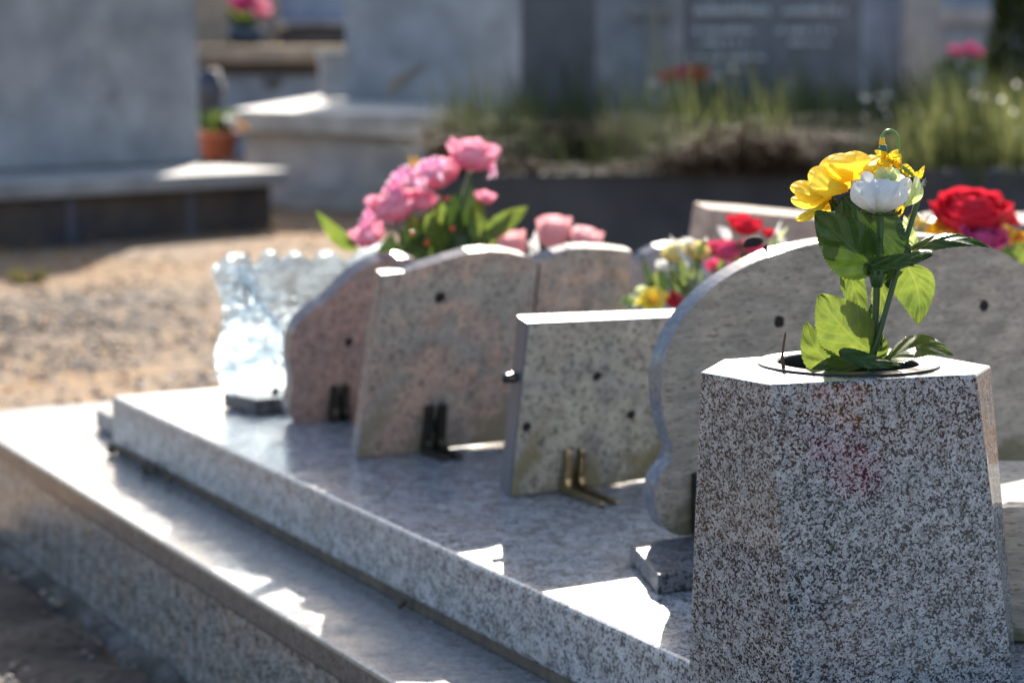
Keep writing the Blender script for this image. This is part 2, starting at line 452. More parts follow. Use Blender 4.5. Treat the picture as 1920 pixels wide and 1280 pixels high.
# ------------------------------------------------------------------ ground
def ground_mat():
    m, t, b = mk('gravel and sandy earth')
    tc = N(t, 'ShaderNodeTexCoord')
    n1 = N(t, 'ShaderNodeTexNoise', i_Scale=1.2, i_Detail=5.0, i_Roughness=0.6)
    n2 = N(t, 'ShaderNodeTexNoise', i_Scale=36.0, i_Detail=5.0, i_Roughness=0.7)
    v = N(t, 'ShaderNodeTexVoronoi', i_Scale=52.0)
    for n in (n1, n2, v): t.links.new(tc.outputs['Object'], n.inputs['Vector'])
    r1 = ramp(t, n1.outputs['Fac'], [(0.38, (0.25, 0.19, 0.14)), (0.60, (0.32, 0.195, 0.098))])
    r2 = ramp(t, n2.outputs['Fac'], [(0.3, 0.62), (0.7, 1.2)])
    c = mixc(t, 1.0, r1.outputs[0], r2.outputs[0], 'MULTIPLY')
    rv = ramp(t, v.outputs['Color'], [(0.0, 0.6), (1.0, 1.25)])
    c = mixc(t, 0.6, c, mixc(t, 1.0, c, rv.outputs[0], 'MULTIPLY'))
    t.links.new(c, b.inputs['Base Color'])
    b.inputs['Roughness'].default_value = 0.95
    b.inputs['Specular IOR Level'].default_value = 0.15
    hb = mixc(t, 0.5, n2.outputs['Fac'], v.outputs['Distance'])
    bump(t, b, hb, 0.5, 0.008)
    return m

bm = newbm()
# one sheet: fine near the grave, coarse to the horizon
xs = [-120, -60, -30, -16] + [-10 + i * 0.25 for i in range(57)] + [8, 16, 30, 60, 120]
ys = [-80, -30, -12, -6] + [-3 + i * 0.25 for i in range(73)] + [20, 30, 60, 120, 240]
grid = []
for y in ys:
    row = []
    for x in xs:
        z = 0.0
        if -10 < x < 4 and 2.5 < y < 14:
            z = 0.018 * mnoise.noise(Vector((x * 0.9, y * 0.9, 0.3))) + 0.010 * mnoise.noise(Vector((x * 2.7, y * 2.7, 1.3)))
        row.append(bm.verts.new((x, y, z)))
    grid.append(row)
for j in range(len(ys) - 1):
    for i in range(len(xs) - 1):
        bm.faces.new((grid[j][i], grid[j][i + 1], grid[j + 1][i + 1], grid[j + 1][i]))
tag(obj('ground', bm, ground_mat(), smooth=True), kind='structure')

# unseen concrete slabs, added to neutralise the warm bounce on the stones
bm = newbm()
for i in range(14):
    for j in range(4):
        add_prism(bm, [Vector((-4.2 + .62 * i, -2.0 + .72 * j, -.05)), Vector((-3.59 + .62 * i, -2.0 + .72 * j, -.05)), Vector((-3.59 + .62 * i, -1.29 + .72 * j, -.05)), Vector((-4.2 + .62 * i, -1.29 + .72 * j, -.05))], Vector((0, 0, .062)), bevel=.004)
tag(obj('bounce_paving', bm, rough_stone('grey paving', (0.34, 0.335, 0.33), (0.28, 0.28, 0.285), (0.15, 0.15, 0.15), scale=3, spotscale=20, spotthr=.33, rough=.85)), kind='structure')

# loose pebbles: uncountable gravel
prng = random.Random(3)
_b = newbm(); bmesh.ops.create_icosphere(_b, subdivisions=1, radius=1.0); _b.verts.index_update()
PV = [v.co.copy() for v in _b.verts]; PF = [[v.index for v in f.verts] for f in _b.faces]; _b.free()
GV, GF = [], []
def pebble(bm, p, r):
    a = prng.random() * 6.28
    sx, sy, sz = 0.7 + .6 * prng.random(), 0.7 + .6 * prng.random(), 0.45 + .4 * prng.random()
    ca, sa = math.cos(a), math.sin(a)
    n0 = len(GV)
    for co in PV:
        k = 1 + (prng.random() - .5) * .3
        x, y, z = co.x * sx * k, co.y * sy * k, co.z * sz * k
        GV.append((p[0] + r * (x * ca - y * sa), p[1] + r * (x * sa + y * ca), p[2] + r * z))
    GF.extend([[n0 + q for q in f] for f in PF])
cnt = 0
while cnt < 15000:
    Y = (3.6 + 2.9 * prng.random() ** 1.2) if prng.random() < .8 else 5.5 + 3.2 * prng.random()
    X = -0.27 * Y + prng.random() * 0.34 * Y
    # keep off the tomb footprint (left of its wall line or behind it)
    rx, ry = X + 0.712, Y - 2.92
    sn = rx * 0.4726 - ry * 0.8813; tn = rx * 0.8813 + ry * 0.4726
    if sn > -0.45 and tn > -0.02: continue
    pebble(bm, (X, Y, 0.016 * mnoise.noise(Vector((X * 0.9, Y * 0.9, 0.3)))), 0.0035 + 0.0095 * prng.random() ** 2.5)
    cnt += 1
for i in range(900):
    X = -0.85 + 0.75 * prng.random(); Y = 1.5 + 1.5 * prng.random()
    rx, ry = X + 0.712, Y - 2.92
    if rx * 0.8813 + ry * 0.4726 > -0.01: continue
    pebble(bm, (X, Y, 0.012), 0.003 + 0.008 * prng.random() ** 2)
def pebble_mat():
    m, t, b = mk('pebbles')
    g = N(t, 'ShaderNodeNewGeometry')
    r = ramp(t, g.outputs['Random Per Island'], [(0.0, (0.13, 0.10, 0.082)), (0.4, (0.24, 0.19, 0.15)), (0.75, (0.30, 0.22, 0.16)), (1.0, (0.40, 0.37, 0.34))])
    t.links.new(r.outputs[0], b.inputs['Base Color'])
    b.inputs['Roughness'].default_value = 0.85
    return m
gm = bpy.data.meshes.new('gravel'); gm.from_pydata(GV, [], GF); gm.materials.append(pebble_mat())
go = bpy.data.objects.new('gravel', gm); COL.objects.link(go)
tag(go, kind='stuff', label='loose grey and tan gravel on the sandy ground', cat='gravel')

LV, LF_ = [], []
for i in range(420):
    Y = 3.2 + 5.2 * prng.random(); X = -.27 * Y + .36 * Y * prng.random() ** 1.2
    if i < 60: Y = 7.6 + prng.random(); X = -1.2 + 1.1 * prng.random()
    if (X + .712) * .8813 + (Y - 2.92) * .4726 > -.02 and (X + .712) * .4726 - (Y - 2.92) * .8813 > -.45: continue
    a = prng.random() * 6.28; L_ = .010 + .016 * prng.random(); W_ = L_ * (.15 + .4 * prng.random())
    n0 = len(LV); ca, sa = math.cos(a), math.sin(a)
    for (u, v, z) in ((-1, 0, .004), (0, 1, .012), (1, 0, .006), (0, -1, .014)):
        LV.append((X + u * L_ * ca - v * W_ * sa, Y + u * L_ * sa + v * W_ * ca, z + .012 + .02 * mnoise.noise(Vector((X * .9, Y * .9, .3)))))
    LF_.extend([[n0, n0 + 1, n0 + 2], [n0, n0 + 2, n0 + 3]])
lm_ = bpy.data.meshes.new('leaf_litter'); lm_.from_pydata(LV, [], LF_)
_m, _t, _b = mk('dry leaf litter')
_g = N(_t, 'ShaderNodeNewGeometry')
_r = ramp(_t, _g.outputs['Random Per Island'], [(0, (.10, .06, .035)), (.6, (.30, .16, .06)), (1, (.48, .24, .06))])
_t.links.new(_r.outputs[0], _b.inputs['Base Color']); _b.inputs['Roughness'].default_value = .8
lm_.materials.append(_m)
lo_ = bpy.data.objects.new('leaf_litter', lm_); COL.objects.link(lo_)
tag(lo_, kind='stuff', label='dry brown and orange leaf bits scattered over the gravel', cat='leaf litter')

# ------------------------------------------------------------------ the tomb in front
ZU, ZL = 0.244, 0.167
A0 = onz(210, 742, ZU)                        # far left corner of the upper slab
D1 = Vector((math.sin(R(28.2)), -math.cos(R(28.2)), 0))      # along the grave, towards the viewer
D2 = Vector((math.cos(R(28.2)), math.sin(R(28.2)), 0))       # across the grave, to the right
def gp(s, t, z):
    return Vector((A0.x, A0.y, 0)) + D1 * s + D2 * t + Vector((0, 0, z))
tomb = thing('granite_tomb', gp(0.9, 0.5, 0), 'polished blue grey granite tomb with a stepped ledge, covered in memorial plaques', 'tomb')
UL, UW = 2.0, 1.16
bm = newbm()
add_prism(bm, [gp(0, 0, ZL + .012), gp(UL, 0, ZL + .012), gp(UL, UW, ZL + .012), gp(0, UW, ZL + .012)], Vector((0, 0, ZU - ZL - .012)), bevel=0.004)
obj('upper_slab', bm, M['slab'], tomb)
bm = newbm()
# rough mortar joint under the upper slab
n = 60
prevs = []
for side in (0, 1):
    pass
for i in range(n):
    s0 = UL * i / n; s1 = UL * (i + 1) / n
    o = 0.0035 - 0.0025 * mnoise.noise(Vector((s0 * 6, 0, 0))); h = 0.0105
    add_prism(bm, [gp(s0, o, ZL + .001), gp(s1 + .002, o, ZL + .001), gp(s1 + .002, 0.05, ZL + .001), gp(s0, 0.05, ZL + .001)], Vector((0, 0, h)))
add_prism(bm, [gp(0.01, 0.051, ZL + .001), gp(UL - .01, 0.051, ZL + .001), gp(UL - .01, UW - .01, ZL + .001), gp(0.01, UW - .01, ZL + .001)], Vector((0, 0, 0.0105)))
for s, r in ((0.16, .010), (0.185, .006), (0.25, .006), (0.02, .008), (0.93, .006)):
    add_blob(bm, gp(s, -0.008, ZL + .008), r, 1, .4)
obj('mortar_joint', bm, M['mortar'], tomb)
LB, LT = -0.411, -0.117
bm = newbm()
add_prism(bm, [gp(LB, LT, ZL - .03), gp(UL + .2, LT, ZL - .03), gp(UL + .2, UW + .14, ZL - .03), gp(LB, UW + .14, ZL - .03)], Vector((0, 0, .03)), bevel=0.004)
o = obj('lower_slab', bm, [M['lip'], M['lip_dark_reflection']], tomb)
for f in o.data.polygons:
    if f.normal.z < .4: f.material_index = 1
bm = newbm()
add_prism(bm, [gp(LB + .013, LT + .008, ZL - .0335), gp(UL + .18, LT + .008, ZL - .0335), gp(UL + .18, LT + .03, ZL - .0335), gp(LB + .013, LT + .03, ZL - .0335)], Vector((0, 0, .0032)))
obj('rust_stained_joint', bm, rough_stone('rust stained mortar', (0.26, 0.17, 0.08), (0.20, 0.15, 0.10), (0.08, 0.06, 0.04), scale=18, spotthr=.35), tomb)
bm = newbm()
add_prism(bm, [gp(LB + .015, LT + .014, -0.1), gp(UL + .18, LT + .014, -0.1), gp(UL + .18, UW + .12, -0.1), gp(LB + .015, UW + .12, -0.1)], Vector((0, 0, ZL - .0340 + .1)))
obj('side_wall', bm, M['slab_side'], tomb)
bm = newbm()
NF = 120
pa, pb_, pc_ = [], [], []
for i in range(NF + 1):
    s0 = LB + (UL + .6) * i / NF
    wdt = 0.012 + 0.018 * mnoise.noise(Vector((s0 * 4, 0, 5))) + 0.014 * mnoise.noise(Vector((s0 * 17, 3, 5))) + .01 * mnoise.noise(Vector((s0 * 41, 3, 5)))
    h0 = 0.010 + 0.006 * mnoise.noise(Vector((s0 * 9, 1, 2)))
    pa.append(bm.verts.new(gp(s0, LT + .012, h0 + .006)))
    pb_.append(bm.verts.new(gp(s0, LT - wdt * .7, h0)))
    pc_.append(bm.verts.new(gp(s0, LT - wdt - .02, -.04)))
for i in range(NF):
    bm.faces.new((pa[i], pa[i + 1], pb_[i + 1], pb_[i])); bm.faces.new((pb_[i], pb_[i + 1], pc_[i + 1], pc_[i]))
obj('concrete_footing', bm, rough_stone('crumbling footing', (0.20, 0.19, 0.175), (0.10, 0.085, 0.07), (0.06, 0.05, 0.04), scale=14, spotscale=60, spotthr=0.43, rough=.95, bumps=.5), tomb, smooth=True)
# dark earth along the foot of the tomb, colour darkened further for shade
bm = newbm()
NX, NS = 24, 60
gv = []
for i in range(NS + 1):
    s0 = -.35 + 2.6 * i / NS
    row = []
    for j in range(NX + 1):
        t0_ = LT - .03 - (.75 + .18 * mnoise.noise(Vector((s0 * 3, 2, 8)))) * j / NX * min(1, .35 + i / 14)
        e = 1 - j / NX
        row.append(bm.verts.new(gp(s0, t0_, .006 + .030 * max(0, mnoise.noise(Vector((s0 * 8, t0_ * 8, 1))) + .25) * min(1, e * 4))))
    gv.append(row)
for i in range(NS):
    for j in range(NX):
        bm.faces.new((gv[i][j], gv[i + 1][j], gv[i + 1][j + 1], gv[i][j + 1]))
tag(obj('soil', bm, rough_stone('dark earth with painted shade', (0.075, 0.055, 0.042), (0.12, 0.09, 0.07), (0.02, 0.016, 0.013), scale=9, spotscale=60, spotthr=0.42, rough=.95, bumps=1.0), smooth=True), kind='structure')
bm = newbm()
p = onz(181, 804, ZL)
rel = p - Vector((A0.x, A0.y, 0)); s_ = rel.dot(D1); t_ = rel.dot(D2)
add_prism(bm, [gp(s_, t_, ZL + .001), gp(-0.002, t_, ZL + .001), gp(-0.002, t_ + .25, ZL + .001), gp(s_, t_ + .25, ZL + .001)], Vector((0, 0, .028)), bevel=.003)
obj('end_block', bm, M['footstone'], tomb)

# ------------------------------------------------------------------ plaques
def plaque_frame(base_px, az, lean, z=ZU):
    p0 = onz(base_px[0], base_px[1], z)
    b = Vector((math.sin(R(az)), math.cos(R(az)), 0))          # along the foot edge, to the right
    nh = Vector((b.y, -b.x, 0))                                # level direction towards the viewer
    up = Vector((0, 0, 1)) * math.cos(R(lean)) + nh * math.sin(R(lean))
    nrm = b.cross(up).normalized()
    if nrm.dot(nh) < 0: nrm = -nrm
    return p0, b, up, nrm

def plaque_panel(name, fr, outline, th, mats, parent, bevel=0.0015):
    p0, b, up, nrm = fr
    pts = [onplane(x, y, p0, nrm) for x, y in outline]
    bm = newbm()
    add_prism(bm, pts, -nrm * th, bevel=bevel, seg=1)
    o = obj(name, bm, mats, parent)
    for f in o.data.polygons:
        if abs(f.normal.dot(nrm)) < 0.9: f.material_index = 1
        elif f.normal.dot(nrm) < 0: f.material_index = 1
    return o

def dowel_hole(px, fr, parent, r=0.006):
    p0, b, up, nrm = fr
    c = onplane(px[0], px[1], p0, nrm)
    bm = newbm()
    rings = add_lathe(bm, [(r * 1.15, -0.002), (r * 1.12, 0.0005), (r * 0.8, 0.0007), (r * 0.3, 0.0006)], c, nrm, 14)
    bm.faces.new(rings[-1])
    for v in bm.verts: v.co += Vector((rng.uniform(-1, 1), rng.uniform(-1, 1), rng.uniform(-1, 1))) * r * .10
    return obj('fixing_hole', bm, M['hole'], parent)

def bracket(fr, bottom_px, height, foot, mat, parent, gap=0.010, rw=0.006, leg='two'):
    """easel foot: two uprights against the back that bend into a foot lying on the slab"""
    p0, b, up, nrm = fr
    nh = Vector((b.y, -b.x, 0))
    c = onz(bottom_px[0], bottom_px[1], ZU)
    dd = (c - p0).dot(nh)
    base_in = c
    out = []
    tl = nh.dot(up) / up.z
    for sgn in (-1, 1):
        bm = newbm()
        k = base_in - nh * (base_in - p0).dot(nh) + nh * .0006 + b * (sgn * gap - rw * .5)
        k.z = ZU + .0006
        prof = [(0, 0), (foot, 0), (foot + .002, .0025), (foot, .005), (.022, .0065), (.0145, .009), (.0105, .016), (.0085, height - .003), (.0065, height), (0, height)]
        pts = [k + nh * (h + v * tl) + Vector((0, 0, v)) for h, v in prof]
        add_prism(bm, pts, b * rw, bevel=.0007, seg=1)
        out.append(obj('stand_leg', bm, mat, parent))
    bm = newbm()
    k = base_in - nh * (base_in - p0).dot(nh) + nh * .002 - b * gap
    k.z = ZU + height * .45
    k += nh * height * .45 * tl
    add_prism(bm, [k, k + b * 2 * gap, k + b * 2 * gap + up * height * .25, k + up * height * .25], nh * .003)
    out.append(obj('stand_web', bm, mat, parent))
    return out

PG = 'memorial plaques standing on the tomb'
# rectangular plaque
fr = plaque_frame((955, 933), 61.5, 12)
t4 = thing('memorial_plaque', fr[0], 'square cornered beige stone plaque with pitted back on a brass stand', 'plaque', PG)
p4 = plaque_panel('stone_panel', fr, [(955, 933), (1400, 875), (1416, 587), (990, 605)], 0.024, [M['beige'], M['slate']], t4)
for q in ((1120, 705), (1183, 777), (987, 800)): dowel_hole(q, fr, p4, .0045)
bracket(fr, (1085, 928), 0.047, 0.085, M['brass'], t4, gap=0.0085, rw=.006)
bm = newbm()
kc = onplane(958, 708, fr[0] - fr[3] * .011, fr[3])
add_lathe(bm, [(.0, -.0), (.005, .001), (.006, .004), (.0045, .010), (.0055, .014), (.0, .016)], kc + fr[1] * .006, -fr[1], 14)
obj('side_knob', bm, M['plastic'], p4, smooth=True)

# open book plaque
fr = plaque_frame((669, 860), 61.5, 15)
t2 = thing('memorial_plaque', fr[0], 'large pink granite plaque shaped like an open book, seen from the back', 'plaque', PG)
ol = [(669, 860), (785, 846), (938, 829), (1140, 806), (1158, 700), (1176, 570), (1186, 472), (1150, 467), (1110, 465), (1072, 466), (1040, 475), (1012, 492), (985, 480), (950, 472), (915, 470), (880, 474), (835, 487), (795, 500), (760, 512), (717, 516), (697, 660)]
p2 = plaque_panel('stone_panel', fr, ol, 0.019, [M['pink'], M['pinkedge']], t2)
dowel_hole((825, 558), fr, p2, .006)
bm = newbm()      # groove between the two pages
p0, b_, up_, n_ = fr
add_tube(bm, [onplane(1011, 494, p0, n_) + n_ * .0003, onplane(1000, 600, p0, n_) + n_ * .0003, onplane(980, 820, p0, n_) + n_ * .0003], .0012, 6)
obj('page_groove', bm, M['bronze'], p2)
bracket(fr, (835, 858), 0.058, 0.060, M['bronze'], t2, gap=0.0085, rw=.009)

# curvy red granite plaque
fr = plaque_frame((546, 795), 61.5, 14)
t1 = thing('memorial_plaque', fr[0], 'red granite plaque with a wavy left side, between glass plaque and open book plaque', 'plaque', PG)
ctrl = [(546, 786), (541, 770), (543, 748), (549, 722), (543, 690), (544, 655), (550, 622), (566, 598), (590, 578), (616, 562), (640, 535), (668, 510), (705, 490), (745, 483), (780, 487), (810, 505), (860, 560), (860, 640), (850, 780), (845, 772)]
cp = [Vector((x, y, 0)) for x, y in ctrl[:-2]]
cur = catmull(cp, n=4)
ol = [(v.x, v.y) for v in cur] + [(850, 775), (700, 785), (556, 796)]
p1 = plaque_panel('stone_panel', fr, ol, 0.022, [M['pinkdark'], M['pinkedge']], t1)
dowel_hole((654, 641), fr, p1, .005)
bracket(fr, (655, 797), 0.046, 0.018, M['bronze'], t1, gap=0.008, rw=.008)

# large cartouche plaque behind the vase
fr = plaque_frame((1290, 1006), 61, 4, z=ZU + .018)
t5 = thing('memorial_plaque', fr[0], 'largest plaque, brown stone with rounded top and grey rim, right behind the vase', 'plaque', PG)
half = [(1640, 447), (1590, 448), (1530, 456), (1470, 470), (1410, 493), (1350, 528), (1305, 568), (1270, 614), (1249, 660), (1239, 708), (1240, 755), (1249, 802), (1262, 838), (1262, 860), (1244, 882), (1229, 908), (1229, 942), (1239, 975), (1256, 997), (1285, 1006)]
p0, b_, up_, n_ = fr
hp = [onplane(x, y, p0, n_) for x, y in half]
cx = (onplane(1648, 437, p0, n_) - p0).dot(b_)
loc = [((q - p0).dot(b_), (q - p0).dot(up_)) for q in hp]
sm = catmull([Vector((a, c, 0)) for a, c in loc], n=4)
left = [(v.x, v.y) for v in sm]
wide = min(range(len(left) // 2 + 6), key=lambda i: left[i][0])
right = [(2 * cx - left[wide][0] + .02, 0.0), (2 * cx - left[wide][0] + .02, left[wide][1] * .6)] + [(2 * cx - a + .02 * max(0, 1 - c / .19), c) for a, c in reversed(left[:wide + 1])]
full = left + right[:-1]
bm = newbm()
add_prism(bm, [p0 + b_ * a + up_ * c for a, c in full], -n_ * .020, bevel=.002, seg=1)
p5 = o = obj('stone_panel', bm, [M['brownstone'], M['edge']], t5)
for f in o.data.polygons:
    if abs(f.normal.dot(n_)) < 0.9 or f.normal.dot(n_) < 0: f.material_index = 1
dowel_hole((1461, 603), fr, p5, .0052)
dowel_hole((1845, 573), fr, p5, .0052)
def foot_block(c0, c1, extra, h, parent, mat):
    a = onz(c0[0], c0[1], ZU + .0008); c = onz(c1[0], c1[1], ZU + .0008)
    bm = newbm()
    add_prism(bm, [c, a, a + b_ * extra, c + b_ * extra], Vector((0, 0, h)), bevel=.0015)
    return obj('foot_block', bm, mat, parent)
foot_block((1181, 1053), (1233, 1114), 0.12, 0.0172, t5, M['footstone'])
fb2 = newbm()
q0 = onz(1181, 1053, ZU + .0008) + b_ * .34; q1 = onz(1233, 1114, ZU + .0008) + b_ * .34
add_prism(fb2, [q1, q0, q0 + b_ * .12, q1 + b_ * .12], Vector((0, 0, .0172)), bevel=.0015)
obj('foot_block', fb2, M['footstone'], t5)
# brass support ribs low on the right of the back
bm = newbm()
for px in (1878, 1890, 1902):
    k = onplane(px, 905, p0, n_)
    add_tube(bm, [k + n_ * .004 + up_ * .022, k + n_ * .004 - up_ * .09], .0035, 6)
obj('support_rib', bm, M['bronze'], t5, smooth=True)
bm = newbm()
add_tube(bm, [onplane(1303, 885, p0, n_) + n_ * .005, onplane(1300, 990, p0, n_) + n_ * .006, onplane(1300, 1010, p0, n_) + n_ * .02], .006, 6)
obj('support_rib', bm, M['bronze'], t5, smooth=True)
# black clip on the rim
cc = onplane(1412, 462, p0 - n_ * .012, n_)
clip = thing('clip', cc, 'small black clip perched on the rim of the round topped plaque', 'clip')
bm = newbm()
add_tube(bm, catmull([cc + b_ * -.010 + up_ * .0005, cc - b_ * .002 + up_ * .0045, cc + b_ * .010 + up_ * .004], n=4), [.0015, .003, .0042, .005, .0052, .0052, .005, .004, .002], 8)
obj('clip_body', bm, M['hole'], clip, smooth=True)
bm = newbm()
add_tube(bm, [cc + b_ * .006 + up_ * .002 + n_ * .010, cc + b_ * .008 - up_ * .006 + n_ * .0135], [.0035, .002], 6)
obj('clip_tongue', bm, M['hole'], clip, smooth=True)

# plaque with a grey rounded rim behind the yellow flowers
fr = plaque_frame((1190, 735), 62, 12)
t6 = thing('memorial_plaque', fr[0], 'small grey plaque with an arched rim behind the wrapped yellow flowers', 'plaque', PG)
ol = [(1186, 735), (1186, 520), (1194, 494), (1210, 477), (1235, 465), (1262, 459), (1300, 458), (1340, 462), (1375, 478), (1395, 510), (1400, 710)]
plaque_panel('stone_panel', fr, ol, 0.02, [M['concrete'], M['edge']], t6)
# rose sandstone plaque, farther back
fr = plaque_frame((1322, 705), 63, 10)
t7 = thing('memorial_plaque', fr[0], 'rose sandstone plaque with a flat lit top, behind the red and yellow flowers', 'plaque', PG)
ol = [(1318, 705), (1318, 470), (1330, 392), (1420, 399), (1545, 411), (1700, 425), (1705, 660)]
plaque_panel('stone_panel', fr, ol, 0.045, [M['rosestone'], M['rosestone']], t7, bevel=.004)

# glass plaque on a dark base
gl, t, b = mk('etched clear glass')
b.inputs['Base Color'].default_value = (0.72, 0.81, 0.88, 1)
b.inputs['Roughness'].default_value = 0.08
b.inputs['IOR'].default_value = 1.45
b.inputs['Transmission Weight'].default_value = 1.0
tc = N(t, 'ShaderNodeTexCoord')
nn = N(t, 'ShaderNodeTexNoise', i_Scale=48.0, i_Detail=2.0)
t.links.new(tc.outputs['Object'], nn.inputs['Vector'])
bump(t, b, nn.outputs['Fac'], 0.5, 0.006)
tr = N(t, 'ShaderNodeBsdfTranslucent'); tr.inputs[0].default_value = (0.60, 0.68, 0.76, 1)
tp = N(t, 'ShaderNodeBsdfTransparent'); tp.inputs[0].default_value = (0.64, 0.70, 0.75, 1)
m1 = N(t, 'ShaderNodeMixShader'); m1.inputs[0].default_value = 0.55
t.links.new(b.outputs[0], m1.inputs[1]); t.links.new(tp.outputs[0], m1.inputs[2])
fz = ramp(t, nn.outputs['Fac'], [(0.40, 0.03), (0.65, 0.17)])
m2 = N(t, 'ShaderNodeMixShader')
t.links.new(fz.outputs[0], m2.inputs[0]); t.links.new(m1.outputs[0], m2.inputs[1]); t.links.new(tr.outputs[0], m2.inputs[2])
t.links.new(m2.outputs[0], t.nodes['Material Output'].inputs['Surface'])
M['glass'] = gl
gb = onz(420, 764, ZU)
fr = (onz(424, 742, ZU + .02), Vector((math.sin(R(65)), math.cos(R(65)), 0)), None, None)
b_ = fr[1]; nh = Vector((b_.y, -b_.x, 0)); up_ = (Vector((0, 0, 1)) + nh * .16).normalized(); n_ = b_.cross(up_).normalized()
if n_.dot(nh) < 0: n_ = -n_
t0 = thing('glass_plaque', gb, 'clear glass plaque with a wavy top on a dark stone base', 'plaque', PG)
p0 = fr[0]
cp = [(436, 750), (424, 728), (414, 698), (413, 668), (421, 640), (426, 612), (424, 580), (416, 548), (403, 512), (418, 506), (430, 488), (448, 480), (466, 484), (480, 500), (490, 512), (494, 490), (510, 474), (528, 484), (538, 500), (546, 484), (562, 476), (580, 486), (590, 504), (600, 484), (622, 474), (644, 486), (656, 504), (672, 484), (705, 468), (735, 460), (742, 470), (720, 490), (705, 520), (700, 600), (695, 700)]
sm = catmull([Vector((x, y, 0)) for x, y in cp], n=3)
gpts = [onplane(v.x, v.y, p0, n_) for v in sm] + [onplane(690, 738, p0, n_)]
bm = newbm()
add_prism(bm, gpts, -n_ * .022, bevel=.004, seg=3)
obj('glass_panel', bm, M['glass'], t0)
# raised lily spray moulded on the back of the glass
bm = newbm()
def petal_lens(bm, c, d, L, Wd):
    d = d.normalized(); s = d.cross(n_).normalized()
    for i in range(7):
        pass
    pts = []
    K = 7
    rows = []
    for i in range(K):
        u = i / (K - 1)
        ww = Wd * math.sin(math.pi * min(max(u, .04), .97)) ** .8
        rows.append([bm.verts.new(c + d * L * u + s * ww * v + n_ * (0.0015 + .006 * (1 - v * v) * math.sin(math.pi * u))) for v in (-1, -.5, 0, .5, 1)])
    for i in range(K - 1):
        for j in range(4):
            bm.faces.new((rows[i][j], rows[i][j + 1], rows[i + 1][j + 1], rows[i + 1][j]))
grng = random.Random(5)
for (fx, fy, L) in ((470, 580, .045), (505, 655, .04), (455, 520, .035), (440, 690, .035)):
    c = onplane(fx, fy, p0, n_)
    for k in range(6):
        a = k * math.pi / 3 + .3 + grng.random() * .3
        petal_lens(bm, c, b_ * math.cos(a) + up_ * math.sin(a), L, L * .22)
stem = catmull([onplane(x, y, p0, n_) + n_ * .003 for x, y in ((450, 500), (480, 560), (520, 610), (545, 660), (550, 720))], n=5)
add_tube(bm, stem, .0035, 6)
obj('moulded_flower', bm, M['glass'], t0, smooth=True)
bm = newbm()
for r_, (y, x0, x1) in enumerate(((520, 560, 650), (540, 545, 660), (558, 560, 640))):
    x = x0
    while x < x1:
        c = onplane(x, y, p0, n_) + n_ * .0008
        add_tube(bm, [c, c + up_ * (.003 + .004 * grng.random()) + b_ * .001], .0007, 4)
        x += 5 + 3 * grng.random()
obj('lettering', bm, M['white'], t0)
bm = newbm()
ba = onz(420, 764, ZU + .0008); bc = onz(480, 778, ZU + .0008)
dirf = (bc - ba)
bb = b_
add_prism(bm, [ba, bc, bc + bb * .24, ba + bb * .24], Vector((0, 0, .020)), bevel=.002)
obj('base_block', bm, M['blackstone'], t0)
bm = newbm()
kc = onplane(512, 722, p0, n_)
add_tube(bm, [kc + n_ * .01, kc - up_ * .03 + n_ * .014], .005, 8)
obj('clamp', bm, M['bronze'], t0)

# ------------------------------------------------------------------ granite vase
ZT = EYE - 0.2328
top_px = [(1313, 697), (1447, 721), (1830, 702), (1858, 685), (1668, 652), (1355, 673)]
top = [onz(x, y, ZT) for x, y in top_px]
bot = [onz(1291, 1286, ZU + .001), onz(1489, 1331, ZU + .001), onz(1903, 1292, ZU + .001), onz(1905, 1245, ZU + .001)]
bot += [Vector((top[4].x + .010, top[4].y + .015, ZU + .001)), Vector((top[5].x - .006, top[5].y + .015, ZU + .001))]
_fn = (top[2] - top[1]).cross(bot[1] - top[1]).normalized()
bot[2] = min((onplane(1903, y, top[1], _fn) for y in [1240 + .5 * k for k in range(300)]), key=lambda q: abs(q.z - ZU - .001))
bot[2].z = ZU + .001
_ln = (top[1] - top[0]).cross(bot[1] - top[0]).normalized()
bot[0] = min((onplane(1291, y, top[1], _ln) for y in [1220 + .5 * k for k in range(300)]), key=lambda q: abs(q.z - ZU - .001))
bot[0].z = ZU + .001
vc = (bot[0] + bot[3]) / 2
vase = thing('granite_vase', Vector((vc.x, vc.y, ZU)), 'tall six sided speckled granite vase at the near edge of the tomb', 'vase')
RC = onz(1590, 682.5, ZT)                       # ring centre
ex = (onz(1760, 683, ZT) - onz(1419, 683, ZT)).length / 2
ey = (onz(1590, 706, ZT) - onz(1590, 660, ZT)).length / 2
bm = newbm()
tv = [bm.verts.new(p) for p in top]; bv = [bm.verts.new(p) for p in bot]
side_faces = []
for i in range(6):
    j = (i + 1) % 6
    side_faces.append(bm.faces.new((tv[i], tv[j], bv[j], bv[i])))
bm.faces.new(list(reversed(bv)))
tf = bm.faces.new(tv)
es = [e for e in bm.edges if not (e.verts[0] in bv and e.verts[1] in bv)]
bmesh.ops.bevel(bm, geom=es, offset=0.0016, segments=2, profile=0.5, affect='EDGES')
